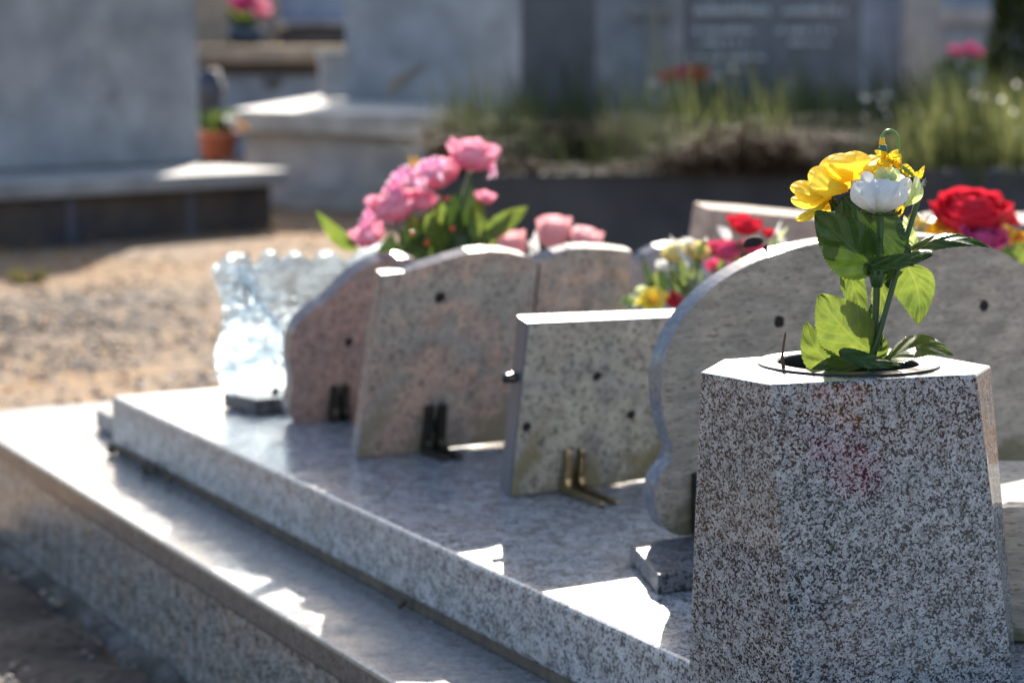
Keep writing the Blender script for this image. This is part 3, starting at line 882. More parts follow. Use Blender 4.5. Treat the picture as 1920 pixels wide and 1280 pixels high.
# cut the round mouth in the top face
bm.faces.ensure_lookup_table()
tf = max((f for f in bm.faces if f.normal.z > .9 or f.normal.z < -.9), key=lambda f: (f.calc_center_median().z, f.calc_area()))
outer = list(tf.edges)
bmesh.ops.delete(bm, geom=[tf], context='FACES_ONLY')
K = 48
hx, hy = ex * .80, ey * .80
ringv = [bm.verts.new(Vector((RC.x + hx * math.cos(2 * math.pi * k / K), RC.y + hy * math.sin(2 * math.pi * k / K), ZT))) for k in range(K)]
inn = [bm.edges.new((ringv[k], ringv[(k + 1) % K])) for k in range(K)]
bmesh.ops.triangle_fill(bm, use_beauty=True, edges=outer + inn)
lowv = [bm.verts.new(v.co - Vector((0, 0, .12))) for v in ringv]
for k in range(K):
    bm.faces.new((ringv[k], ringv[(k + 1) % K], lowv[(k + 1) % K], lowv[k]))
bm.faces.new(lowv)
o = obj('body', bm, [M['vase'], M['vasetop']], vase)
for f in o.data.polygons:
    if f.normal.z > .8: f.material_index = 1
# black plastic insert with stepped flange
bm = newbm()
add_lathe(bm, [(1.0, .0003), (1.0, .0014), (.99, .0018), (.93, .0017), (.925, .0020), (.86, .0018), (.855, .0021), (.79, .0018), (.77, .0008), (.755, -.012), (.70, -.10), (.0, -.10)], Vector((RC.x, RC.y, ZT)), sides=64, sx=ex, sy=ey)
o = obj('plastic_insert', bm, M['plastic'], vase)

# dry twig standing at the rim
tw = onz(1470, 693, ZT)
bm = newbm()
add_tube(bm, catmull([tw + Vector((0, 0, -.02)), at(1469, 692, tw.y), at(1467, 665, tw.y), at(1473, 622, tw.y + .002)], n=5), [.0008] * 5 + [.0014] * 5 + [.0009] * 5 + [.0004], 6)
tag(obj('twig', bm, simple('dry brown twig', (0.10, 0.05, 0.03), .7), smooth=True), 'thin dry brown twig standing at the left of the vase mouth', 'twig')

# ------------------------------------------------------------------ flowers and leaves
def uv_grid(bm, P, nu, nv):
    """P[i][j] world points -> quads with UV (across, along)"""
    uvl = bm.loops.layers.uv.verify()
    V = [[bm.verts.new(p) for p in row] for row in P]
    for i in range(nu - 1):
        for j in range(nv - 1):
            f = bm.faces.new((V[i][j], V[i][j + 1], V[i + 1][j + 1], V[i + 1][j]))
            for l, (a, c) in zip(f.loops, ((i, j), (i, j + 1), (i + 1, j + 1), (i + 1, j))):
                l[uvl].uv = (c / (nv - 1), a / (nu - 1))
            f.smooth = True

def leaf(parent, mid, L, Rr, mat, Y0, conv, serr=9, depth=.08, wav=0.0, lrng=None, name='leaf', blunt=.62, round_=False, ripple=.004):
    """mid: 3 (x,y,d) midrib points; L/Rr: (dx,dy,dd) half width vectors at the widest place"""
    bm = newbm()
    nu, nv = 97, 13
    def Wp(x, y, d):
        X, Y = conv(x, y)
        return at(X, Y, Y0 + d)
    m = [Vector(q) for q in mid]
    Ptab = []
    for i in range(nu):
        u = i / (nu - 1)
        q = (1 - u) ** 2 * m[0] + 2 * u * (1 - u) * (2 * m[1] - .5 * m[0] - .5 * m[2]) + u * u * m[2]
        wid = (math.sin(math.pi * u ** blunt)) ** .75 if 0 < u < 1 else 0.0
        if round_: wid = (.25 + .75 * min(1, u * 1.5)) * (max(0, 1 - u ** 5)) ** .5
        wid = max(wid, .015)
        saw = (u * serr) % 1.0
        row = []
        for j in range(nv):
            v = -1 + 2 * j / (nv - 1)
            side = Vector(Rr) if v > 0 else Vector(L)
            a = abs(v)
            ww = wid * a
            if a > .99: ww *= (1 + depth * (saw - .45))
            elif a > .8: ww *= (1 + depth * .3 * (saw - .45))
            p = q + side * ww
            # gentle cupping and quilted side veins
            p.z += ripple * math.sin(u * 21 - a * 7) * a * (1 - a) * 2 + wav * math.sin(u * 9 + v * 3)
            row.append(Wp(p.x, p.y, p.z))
        Ptab.append(row)
    uv_grid(bm, Ptab, nu, nv)
    return obj(name, bm, mat, parent, recalc=False)

def petal_patch(bm, c, q, phi0, halfw, prof, ruffle=0.0, rr=rng, nu=9, nv=9, flat=.35, tipcut=.5):
    """patch of a surface of revolution; prof(u)->(r,z); q rotates z to the flower axis"""
    P = []
    ph = rr.random() * 6
    for i in range(nu):
        u = i / (nu - 1)
        row = []
        for j in range(nv):
            v = -1 + 2 * j / (nv - 1)
            uu = u * (1 - tipcut * .32 * v * v * abs(v))
            r, z = prof(uu)
            sh = (.30 + .70 * min(1, u * 1.9) ** .8)
            a = phi0 + halfw * v * sh
            k = 1 + ruffle * math.sin(5 * v + ph) * u * u + flat * .10 * v * v * u
            row.append(c + q @ Vector((r * k * math.cos(a), r * k * math.sin(a), z + ruffle * .5 * r * math.sin(4 * v + ph * 2) * u)))
        P.append(row)
    uv_grid(bm, P, nu, nv)

def lerp(a, b, t): return a + (b - a) * t

def cup_prof(R0, H, close, base=0.0):
    """cup: bulges to R0 then closes by 'close'"""
    def f(u):
        ang = u * math.pi * .5
        r = R0 * math.sin(min(1, u * 1.5) * math.pi / 2) * (1 - close * max(0, u - .55) / .45)
        z = base + H * (1 - math.cos(ang)) ** .8
        return r, z
    return f

def dome_prof(R0, z0, rise, droop):
    def f(u):
        return R0 * u, z0 + rise * math.sin(u * math.pi * .55) - droop * u * u
    return f

def axisq(ax):
    return Vector((0, 0, 1)).rotation_difference(Vector(ax).normalized())

def rose_head(parent, c, Rad, ax, mat, seed, name='rose', layers=5, per=5, height=1.1, open_=0.25):
    rr = random.Random(seed)
    bm = newbm()
    q = axisq(ax)
    for k in range(layers):
        f = (k + 1) / layers
        R0 = Rad * lerp(.22, .92, f)
        H = Rad * height * lerp(1.25, .95, f)
        for i in range(per if k else 3):
            phi = i * 2 * math.pi / (per if k else 3) + k * .7 + rr.random() * .3
            close = lerp(.55, -open_, f ** 1.5) + rr.uniform(-.08, .08)
            petal_patch(bm, c, q, phi, lerp(1.3, .85, f), cup_prof(R0 * rr.uniform(.94, 1.06), H * rr.uniform(.92, 1.08), close), ruffle=.075 * f + .02, rr=rr, nu=11, nv=13)
    return obj(name, bm, mat, parent, recalc=False)

def flat_flower(parent, c, Rad, ax, mat, seed, n=6, name='lily', rise=.6, droop=.25, wid=.42):
    rr = random.Random(seed)
    bm = newbm()
    q = axisq(ax)
    for i in range(n):
        phi = i * 2 * math.pi / n + rr.random() * .2
        P = []
        nu, nv = 9, 5
        for a in range(nu):
            u = a / (nu - 1)
            row = []
            for b2 in range(nv):
                v = -1 + 2 * b2 / (nv - 1)
                ww = Rad * wid * math.sin(math.pi * min(.98, max(u ** .8, .05))) ** .9
                r = Rad * u
                z = Rad * (rise * math.sin(u * 1.9) - droop * u * u * 1.6) + .12 * Rad * v * v
                s = Vector((r * math.cos(phi) - v * ww * math.sin(phi), r * math.sin(phi) + v * ww * math.cos(phi), z))
                row.append(c + q @ s)
            P.append(row)
        uv_grid(bm, P, nu, nv)
    return obj(name, bm, mat, parent, recalc=False)

# ---- bouquet in the vase (coordinates measured in an enlarged crop of the photograph)
def c7(x, y): return 1400 + .40625 * x, 220 + .40625 * y
YB = RC.y
bq = thing('artificial_bouquet', Vector((RC.x, RC.y, ZT - .09)), 'one yellow and one white cloth bloom with green leaves in the granite vase', 'bouquet')
def P7(x, y, d=0.0):
    X, Y = c7(x, y)
    return at(X, Y, YB + d)
LF, LD = M['leaf'], M['leafd']
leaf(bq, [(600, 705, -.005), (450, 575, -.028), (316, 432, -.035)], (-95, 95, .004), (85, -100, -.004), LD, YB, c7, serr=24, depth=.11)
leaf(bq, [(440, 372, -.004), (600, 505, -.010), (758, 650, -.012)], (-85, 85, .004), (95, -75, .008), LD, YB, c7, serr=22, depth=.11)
leaf(bq, [(740, 625, -.004), (930, 570, -.016), (1124, 600, -.024)], (0, 36, -.008), (10, -38, .012), LD, YB, c7, serr=13, depth=.09, wav=.002)
leaf(bq, [(565, 688, -.02), (720, 672, -.028), (866, 632, -.020)], (6, 26, -.008), (16, -48, .008), LD, YB, c7, serr=12, depth=.09)
leaf(bq, [(735, 682, .012), (790, 800, .022), (795, 957, .020)], (-122, 20, .004), (90, -12, .0), LF, YB, c7, serr=13, depth=.06, blunt=.55)
leaf(bq, [(470, 690, .016), (505, 815, .020), (556, 950, .010)], (-55, 20, 0), (52, -20, 0), LF, YB, c7, serr=11, depth=.08)
leaf(bq, [(640, 735, .028), (618, 830, .030), (598, 940, .026)], (-48, 0, 0), (48, 0, 0), LF, YB, c7, serr=9)
leaf(bq, [(400, 690, .03), (430, 720, .03), (448, 762, .03)], (-10, 10, 0), (12, -10, 0), LF, YB, c7, serr=5)
leaf(bq, [(578, 1085, -.004), (440, 965, -.020), (332, 815, -.016)], (-105, 85, .004), (95, -95, .008), LF, YB, c7, serr=26, depth=.11, blunt=.7)
leaf(bq, [(450, 1165, .000), (330, 1080, -.002), (272, 940, .004)], (-75, 50, .0), (70, -40, .0), LF, YB, c7, serr=12, depth=.07)
leaf(bq, [(540, 1140, -.012), (400, 1150, -.024), (285, 1178, -.022)], (0, 30, -.010), (0, -55, .014), LF, YB, c7, serr=11, depth=.08)
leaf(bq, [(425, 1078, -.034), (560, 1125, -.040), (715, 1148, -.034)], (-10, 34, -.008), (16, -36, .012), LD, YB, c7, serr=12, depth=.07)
leaf(bq, [(640, 1130, -.004), (800, 1058, -.018), (955, 1098, -.028)], (4, 52, -.020), (6, -62, .018), LF, YB, c7, serr=22, depth=.11)
leaf(bq, [(590, 1120, .004), (618, 1055, .008), (622, 994, .010)], (-32, 0, 0), (40, 10, 0), LF, YB, c7, serr=8)
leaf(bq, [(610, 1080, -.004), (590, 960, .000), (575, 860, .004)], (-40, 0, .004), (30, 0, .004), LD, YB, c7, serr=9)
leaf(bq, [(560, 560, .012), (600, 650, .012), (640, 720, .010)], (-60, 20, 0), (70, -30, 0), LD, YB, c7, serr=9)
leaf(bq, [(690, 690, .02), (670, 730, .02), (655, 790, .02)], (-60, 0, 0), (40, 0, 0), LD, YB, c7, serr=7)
leaf(bq, [(780, 600, .004), (750, 520, .012), (728, 452, .018)], (-30, 0, 0), (26, 0, 0), M['lime'], YB, c7, serr=6, depth=.03)
# stems
bm = newbm()
add_tube(bm, catmull([P7(578, 1240, 0), P7(580, 1100, -.004), P7(596, 900, -.004), P7(602, 730, -.006), P7(612, 600, -.014), P7(620, 440, -.020)], n=6), .0026, 10)
obj('stem', bm, M['stem'], bq, smooth=True)
bm = newbm()
add_tube(bm, catmull([P7(560, 1240, -.002), P7(588, 1090, -.008), P7(640, 900, -.010), P7(690, 725, -.008), P7(742, 540, .000), P7(797, 360, .004)], n=6), .0021, 10)
obj('stem', bm, M['stem'], bq, smooth=True)
bm = newbm()
add_tube(bm, catmull([P7(600, 730, .002), P7(560, 560, .012), P7(470, 400, .022)], n=6), .003, 8)
obj('stem', bm, M['stem'], bq, smooth=True)
bm = newbm()      # junction collar with small teeth
jc = P7(602, 720, -.006)
add_lathe(bm, [(.0, -.010), (.004, -.010), (.006, -.002), (.008, .006), (.004, .008), (.0, .008)], jc, sides=12)
for k in range(8):
    a = k * math.pi / 4
    add_tube(bm, [jc + Vector((.006 * math.cos(a), .006 * math.sin(a), 0)), jc + Vector((.010 * math.cos(a), .010 * math.sin(a), .012))], [.0014, .0006], 5)
obj('stem_collar', bm, M['stem'], bq, smooth=True)
# white bloom: loose cup of broad petals
PXM = YB / FPX
S7 = .40625 * PXM
wc = P7(618, 440, -.022)
wr = 150 * S7
q = axisq((.02, -.10, 1))
wb = obj('white_bloom', newbm(), M['white'], bq)
def c8(x, y): return 1470 + .15625 * x, 230 + .15625 * y
def wpetal(base, tip, L, Rr, d, bulge, tipd=0.0, mat=None, curl=.014, name='petal'):
    m = ((base[0] + tip[0]) / 2 + (tip[0] - 1160) * .10, (base[1] + tip[1]) / 2 + 25, d - bulge)
    return leaf(wb, [(base[0], base[1], d), m, (tip[0], tip[1], d + tipd)], (L[0], L[1], curl), (Rr[0], Rr[1], curl), mat or M['white'], YB, c8, serr=1, depth=0, name=name, round_=True, ripple=.0008)
D0 = -.022
wpetal((1140, 1078), (1390, 712), (-270, -70), (165, 80), D0 - .004, .017, -.006)
wpetal((1110, 1078), (865, 712), (-125, 75), (270, -50), D0 - .002, .016, -.004)
wpetal((1140, 1070), (1150, 672), (-330, 20), (330, 10), D0 + .003, .016, -.002)
wpetal((1100, 1000), (975, 585), (-95, 10), (150, -10), D0 + .008, .010, .0, curl=.006)
wpetal((1200, 1040), (1500, 660), (-120, -40), (90, 60), D0 + .006, .008, .0)
wpetal((1160, 1000), (1230, 625), (-190, 10), (190, 0), D0 + .012, .010, .0)
wpetal((1100, 1000), (1090, 600), (-190, 10), (190, 0), D0 + .034, -.012, .0, curl=-.012)
wpetal((1230, 1000), (1380, 610), (-190, 10), (150, 20), D0 + .034, -.012, .0, curl=-.012)
wpetal((1050, 1000), (850, 680), (-90, 40), (120, -30), D0 + .026, -.010, .0, curl=-.008)
lm = M['lime']
for (x0, y0, x1, y1, w_, dd) in ((1150, 720, 1170, 530, 75, .016), (1240, 720, 1265, 520, 80, .020), (1320, 720, 1335, 545, 60, .018), (1200, 700, 1215, 590, 60, .012), (1290, 700, 1300, 600, 55, .012), (1090, 700, 1070, 590, 40, .022)):
    wpetal((x0, y0), (x1, y1), (-w_, 4), (w_, -4), D0 + dd, .004, .0, mat=lm, curl=.004, name='lime_petal')
wpetal((1440, 1010), (1600, 640), (-60, -25), (55, 30), D0 + .010, .010, .0, mat=lm, curl=.006, name='lime_petal')
wpetal((1450, 1000), (1660, 770), (-30, -40), (25, 30), D0 + .014, .006, .0, mat=lm, curl=.004, name='lime_petal')
bm = newbm(); fr2_ = random.Random(3)
for k in range(9):
    X0, Y0_ = c8(1610 + fr2_.random() * 30, 780 - fr2_.random() * 20); X1, Y1_ = c8(1660 + fr2_.random() * 60, 660 + fr2_.random() * 90)
    Xm, Ym = (X0 + X1) / 2 + fr2_.uniform(-2, 2), (Y0_ + Y1_) / 2 + fr2_.uniform(-2, 2)
    add_tube(bm, catmull([at(X0, Y0_, YB - .008), at(Xm, Ym, YB - .008), at(X1, Y1_, YB - .008)], n=3), .00016, 4)
obj('frayed_threads', bm, M['white'], wb)
bm = newbm(); rr = random.Random(11)
for i in range(7):
    petal_patch(bm, wc - Vector((0, 0, .002)), q, i * .9, .35, cup_prof(wr * .62, wr * .22, .0), rr=rr, nu=6, nv=5, tipcut=1.5)
obj('sepals', bm, M['leafd'], wb, recalc=False)
# yellow bloom: broad petals overlapping like shingles (coordinates of a closer crop)
yb = None
def ypetal(base, tip, L, Rr, d, bulge=.014, curl=.012):
    m = ((base[0] + tip[0]) / 2, (base[1] + tip[1]) / 2, d - bulge)
    o = leaf(bq, [(base[0], base[1], d), m, (tip[0], tip[1], d)], (L[0], L[1], curl), (Rr[0], Rr[1], curl), M['yellow'], YB, c8, serr=1, depth=0, name='yellow_petal', round_=True, ripple=.002)
    return o
ypetal((770, 800), (300, 800), (-10, 120), (-30, -200), .004)
ypetal((570, 900), (125, 835), (0, 125), (10, -150), .010)
ypetal((500, 860), (70, 775), (20, 110), (40, -120), .018)
ypetal((830, 700), (850, 335), (-330, 60), (250, 30), .016)
ypetal((760, 700), (500, 420), (-180, 140), (220, -130), .026)
ypetal((700, 770), (290, 610), (-40, 110), (50, -150), .022)
ypetal((1040, 640), (1160, 425), (-190, 50), (190, 30), .008)
ypetal((1000, 650), (1090, 385), (-220, 0), (220, 30), .024)
ypetal((580, 960), (80, 915), (0, 115), (0, -60), .024)
ypetal((580, 960), (440, 1085), (-110, -60), (90, 40), .026)
ypetal((1300, 960), (1380, 1115), (-60, 0), (60, 0), .02)
ypetal((740, 820), (420, 560), (-260, 160), (260, -160), .040)
ypetal((1000, 700), (960, 430), (-300, 30), (300, 40), .042)
leaf(bq, [(530, 935, -.002), (350, 1080, -.012), (145, 1175, -.010)], (-45, -48, .004), (40, 48, .004), M['yellow'], YB, c8, serr=1, depth=0, name='yellow_petal', round_=True)
leaf(bq, [(330, 415, .03), (350, 440, .03), (372, 462, .03)], (-20, 10, 0), (20, -10, 0), M['yellow'], YB, c7, serr=1, depth=.0, name='yellow_petal')
leaf(bq, [(720, 400, .02), (708, 440, .02), (700, 460, .02)], (-14, 0, 0), (14, 0, 0), M['yellow'], YB, c7, serr=1, depth=.0, name='yellow_petal')
leaf(bq, [(380, 370, .014), (400, 400, .010), (390, 440, .012)], (-20, 0, 0), (24, 0, 0), LD, YB, c7, serr=5)
# drooping end: green hook, teal cone, yellow cap and crumpled yellow florets
bm = newbm()
add_tube(bm, catmull([P7(625, 118, .008), P7(622, 92, .008), P7(640, 66, .008), P7(668, 60, .008), P7(692, 78, .008), P7(702, 112, .008), P7(704, 165, .008), P7(706, 215, .008)], n=6), .0009, 10)
hk = obj('hooked_stem', bm, M['hook'], bq, smooth=True)
bm = newbm()
add_lathe(bm, [(.0, .0005), (.0017, 0), (.0026, -.0052), (.0, -.0052)], P7(626, 94, .008), sides=12)
obj('yellow_cap', bm, simple('yellow plastic', (.75, .45, .02), .4), hk, smooth=True)
bm = newbm()
add_lathe(bm, [(.0, 0), (.0026, 0), (.0036, -.0045), (.0, -.0045)], P7(629, 128, .008), sides=12)
obj('teal_calyx', bm, M['teal'], hk, smooth=True)
lr = random.Random(21)
for (x0, y0, x1, y1, wd) in ((640, 185, 590, 152, 18), (630, 190, 640, 150, 16), (660, 200, 700, 148, 22), (690, 230, 712, 165, 18), (650, 210, 610, 175, 14), (670, 225, 640, 190, 18), (700, 225, 660, 190, 14),
                             (700, 225, 722, 238, 14), (718, 225, 775, 255, 22), (730, 240, 760, 275, 16), (790, 285, 822, 222, 14), (770, 275, 800, 250, 12), (600, 215, 690, 205, 22)):
    dx, dy = x1 - x0, y1 - y0
    l_ = math.hypot(dx, dy)
    nx, ny = -dy / l_ * wd, dx / l_ * wd
    d0 = .004 + lr.uniform(-.006, .006)
    leaf(bq, [(x0, y0, d0), ((x0 + x1) / 2 + lr.uniform(-4, 4), (y0 + y1) / 2 + lr.uniform(-4, 4), d0 - .004), (x1, y1, d0)], (nx, ny, lr.uniform(-.004, .004)), (-nx, -ny, lr.uniform(-.004, .004)), M['yellow'], YB, c7, serr=1, depth=0, name='yellow_floret')
bm = newbm()
add_tube(bm, catmull([P7(700, 200, .006), P7(715, 225, .004), P7(760, 262, .004), P7(790, 290, .004)], n=4), .0014, 8)
obj('stem', bm, M['hook'], bq, smooth=True)

# ---- generic small leaf in world space
def wleaf(parent, base, tip, wd, mat, nrm=Vector((0, -1, .4)), bend=.15, name='leaf'):
    d = tip - base
    s = d.cross(nrm).normalized() * wd
    n2 = s.cross(d).normalized()
    P = []
    nu, nv = 13, 7
    for i in range(nu):
        u = i / (nu - 1)
        c = base + d * u + n2 * bend * d.length * math.sin(u * math.pi)
        ww = max(.02, math.sin(math.pi * u ** .75) ** .8) * (1 + .08 * ((u * 6) % 1 - .5))
        P.append([c + s * ww * (-1 + 2 * j / (nv - 1)) + n2 * .12 * wd * abs(-1 + 2 * j / (nv - 1)) for j in range(nv)])
    bm = newbm()
    uv_grid(bm, P, nu, nv)
    return obj(name, bm, mat, parent, recalc=False)

# ---- pink rose and lily bouquet behind the book plaque
YP = 2.75
def Q(x, y, d=0): return at(x, y, YP + d)
pk = thing('artificial_bouquet', Vector((Q(790, 480).x, YP, ZU)), 'tall bouquet of pink roses and lilies behind the book shaped plaque', 'bouquet')
px = YP / FPX
rose_head(pk, Q(882, 320), 41 * px, (.15, -.25, 1), M['rose'], 1, height=1.25)
rose_head(pk, Q(830, 350, .01), 38 * px, (-.35, -.3, 1), M['rose'], 2, height=1.2)
rose_head(pk, Q(744, 414, -.02), 42 * px, (-.25, -.35, 1), M['rose'], 3, height=1.2)
rose_head(pk, Q(697, 462, -.01), 30 * px, (-.35, -.2, 1), M['rose'], 4, height=1.2, name='rose')
rose_head(pk, Q(908, 382, .01), 19 * px, (.2, -.2, 1), M['rose'], 5, name='rose_bud', layers=3)
rose_head(pk, Q(790, 392, -.02), 26 * px, (.1, -.4, 1), M['rose'], 6, name='rose', layers=3)
flat_flower(pk, Q(768, 352, -.01), 62 * px, (-.55, -.45, .7), M['lily'], 1, wid=.22, droop=.40)
flat_flower(pk, Q(708, 418, -.02), 50 * px, (-.7, -.45, .5), M['lily'], 2, wid=.22, droop=.40)
flat_flower(pk, Q(812, 326, -.045), 36 * px, (-.2, -.6, .7), M['lily'], 3, wid=.28)
flat_flower(pk, Q(908, 314, .0), 28 * px, (.7, -.35, .3), M['lily'], 4, wid=.28)
lr = random.Random(4)
for (bx, by, tx, ty, wd, m) in ((668, 470, 592, 394, 16, LF), (900, 450, 990, 388, 20, LF), (880, 470, 965, 395, 20, LF), (830, 470, 800, 395, 22, LF), (860, 480, 875, 335, 30, LD), (790, 480, 770, 400, 26, LD),
                                (845, 480, 850, 360, 26, LD), (810, 480, 830, 370, 26, LF), (880, 490, 905, 400, 24, LD), (760, 480, 750, 430, 24, LD), (820, 490, 880, 420, 26, LD), (720, 490, 735, 440, 20, LD), (895, 460, 900, 370, 18, LF), (860, 490, 920, 440, 26, LD), (770, 490, 800, 430, 26, LD)):
    wleaf(pk, Q(bx, by, lr.uniform(-.03, .04)), Q(tx, ty, lr.uniform(-.04, .04)), wd * px, m, nrm=Vector((lr.uniform(-.4, .4), -1, lr.uniform(-.3, .6))))
for (x, y) in ((800, 455), (848, 428), (838, 372), (772, 438)):
    bm = newbm(); add_blob(bm, Q(x, y, -.06), 5.5 * px, 1, .1)
    obj('berry', bm, M['berry'], pk, smooth=True)
bm = newbm()
for (x, y) in ((882, 322), (824, 350), (742, 415), (790, 400)):
    add_tube(bm, [Q(x, y, .004), Q(800 + (x - 800) * .4, 520, .0), Vector((Q(800, 560).x, YP, ZU + .1))], .003, 6)
add_lathe(bm, [(.0, .002), (.045, .002), (.055, .04), (.06, .11), (.052, .11), (.05, .06), (0, .06)], Vector((Q(800, 480).x, YP, ZU)), sides=24)
obj('stems_in_pot', bm, M['stem'], pk, smooth=True)
bm = newbm()
for k in range(5):
    a = k * 1.3
    add_tube(bm, [Q(775, 318, -.02), Q(775 + 10 * math.cos(a), 296 + 5 * math.sin(a), -.02 + .01 * math.sin(a))], .0012, 5)
obj('stamens', bm, M['paleyellow'], pk)

# ---- pink ceramic roses
YC = 2.72
def Q(x, y, d=0): return at(x, y, YC + d)
px = YC / FPX
cr = thing('ceramic_flowers', Vector((Q(1030, 480).x, YC, ZU)), 'cluster of pale pink glazed ceramic roses peeping over the book shaped plaque', 'flowers')
def ceramic_rose(c, r, h, ax, seed):
    rr = random.Random(seed)
    bm = newbm(); q = axisq(ax)
    for k in range(4):
        for i in range(4):
            petal_patch(bm, c, q, i * 1.57 + k * .6, 1.0, cup_prof(r * (.4 + .2 * k), h * (1.04 - .02 * k), .18 - .12 * k), ruffle=.02, rr=rr, nu=9, nv=7)
    return obj('rose', bm, M['ceramic'], cr, recalc=False)
ceramic_rose(Q(1038, 468), 30 * px, 62 * px, (0, -.1, 1), 1)
ceramic_rose(Q(968, 485, .01), 26 * px, 50 * px, (-.25, -.1, 1), 2)
ceramic_rose(Q(1092, 480, .01), 28 * px, 52 * px, (.2, -.15, 1), 3)
for (bx, by, tx, ty) in ((1000, 500, 1005, 430), (1015, 500, 990, 450), (1070, 480, 1108, 425), (1085, 480, 1080, 420)):
    wleaf(cr, Q(bx, by), Q(tx, ty), 9 * px, M['white'])
bm = newbm()
add_lathe(bm, [(0, .002), (.05, .002), (.06, .05), (.075, .11), (.03, .14), (0, .14)], Vector((Q(1030, 480).x, YC, ZU)), sides=20)
obj('ceramic_base', bm, M['rosestone'], cr, smooth=True)

# ---- wrapped yellow and red flowers
YW = 2.5
def Q(x, y, d=0): return at(x, y, YW + d)
px = YW / FPX
wf = thing('flower_bunch', Vector((Q(1310, 560).x, YW, ZU)), 'bunch of yellow and crimson flowers in clear wrap, left of the round topped plaque', 'bouquet')
rose_head(wf, Q(1268, 490), 25 * px, (-.2, -.1, 1), M['paleyellow'], 1, layers=4, name='yellow_rose', height=1.3, open_=-.1)
rose_head(wf, Q(1308, 488, .01), 24 * px, (.15, -.1, 1), M['paleyellow'], 2, layers=4, name='yellow_rose', height=1.3, open_=-.1)
rose_head(wf, Q(1362, 486), 30 * px, (0, -.3, 1), M['crimson'], 3, name='crimson_rose', height=1.0)
rose_head(wf, Q(1394, 440, .03), 30 * px, (.1, -.2, 1), M['red'], 4, name='red_rose', height=1.0)
rose_head(wf, Q(1440, 446, .02), 14 * px, (.3, -.1, 1), M['red'], 5, name='red_rose', layers=3)
rose_head(wf, Q(1262, 572, -.03), 16 * px, (.1, -.6, .7), M['red'], 6, name='red_rose', layers=3)
flat_flower(wf, Q(1225, 570, -.03), 34 * px, (-.2, -.6, .7), M['yellow'], 3, name='yellow_lily')
flat_flower(wf, Q(1180, 570, -.02), 20 * px, (-.2, -.6, .7), M['lime'], 4, name='lime_lily')
for (bx, by, tx, ty, wd, m) in ((1290, 560, 1268, 470, 12, LF), (1300, 560, 1310, 480, 12, LF), (1330, 560, 1280, 520, 14, LF), (1290, 590, 1250, 520, 12, LF), (1350, 560, 1352, 480, 14, LF), (1390, 520, 1385, 450, 14, LF), (1290, 500, 1255, 440, 5, M['white']), (1310, 480, 1325, 445, 5, LF), (1440, 480, 1465, 412, 5, M['white']), (1430, 480, 1478, 425, 6, M['lime']), (1370, 450, 1345, 425, 10, M['white'])):
    wleaf(wf, Q(bx, by, lr.uniform(-.02, .02)), Q(tx, ty, lr.uniform(-.02, .02)), wd * px, m)
for k, (x, y, r, m) in enumerate(((1240, 500, 15, 'white'), (1330, 470, 16, 'red'), (1345, 505, 20, 'crimson'), (1290, 455, 13, 'white'), (1405, 470, 22, 'crimson'), (1425, 480, 18, 'red'), (1460, 455, 13, 'white'), (1285, 520, 16, 'paleyellow'), (1240, 560, 15, 'yellow'), (1205, 545, 12, 'lime'))):
    rose_head(wf, Q(x, y + 8, .02), r * px, (lr.uniform(-.3, .3), -.3, 1), M[m], 60 + k, layers=3, name='flower')
for k in range(16):
    x = 1215 + 15 * k; wleaf(wf, Q(x, 580 - lr.random() * 30, .03), Q(x + lr.uniform(-30, 30), 470 + lr.random() * 50, .03), 9 * px, LD if k % 3 else LF)
bm = newbm()
for x in (1268, 1308, 1362, 1394):
    add_tube(bm, [Q(x, 488), Q(1300 + (x - 1300) * .3, 600), Vector((Q(1310, 600).x, YW, ZU + .01))], .002, 6)
obj('stems', bm, M['stem'], wf, smooth=True)
cel, t, b = mk('clear cellophane')
b.inputs['Base Color'].default_value = (.95, .97, 1, 1)
b.inputs['Roughness'].default_value = 0.06
gl2 = N(t, 'ShaderNodeBsdfTransparent')
lw = N(t, 'ShaderNodeLayerWeight', i_Blend=0.25)
mx = N(t, 'ShaderNodeMixShader')
fr_ = ramp(t, lw.outputs['Facing'], [(0.0, 0.10), (1.0, 0.6)])
t.links.new(fr_.outputs[0], mx.inputs[0]); t.links.new(gl2.outputs[0], mx.inputs[1])
gs = N(t, 'ShaderNodeBsdfGlossy', i_Roughness=0.08)
t.links.new(gs.outputs[0], mx.inputs[2])
t.links.new(mx.outputs[0], t.nodes['Material Output'].inputs['Surface'])
bm = newbm()
P = []
wr2 = random.Random(2)
for i in range(14):
    u = i / 13
    row = []
    for j in range(25):
        a = -2.9 + 4.6 * j / 24
        r = (.018 + .055 * u ** .7) * (1 + .10 * math.sin(a * 5 + u * 4) + .06 * math.sin(a * 11 - u * 9))
        row.append(Vector((Q(1275, 560).x + r * math.cos(a), YW + r * math.sin(a) * .8, ZU + .02 + .20 * u + .010 * math.sin(a * 7))))
    P.append(row)
uv_grid(bm, P, 14, 25)
obj('clear_wrap', bm, cel, wf, recalc=False)

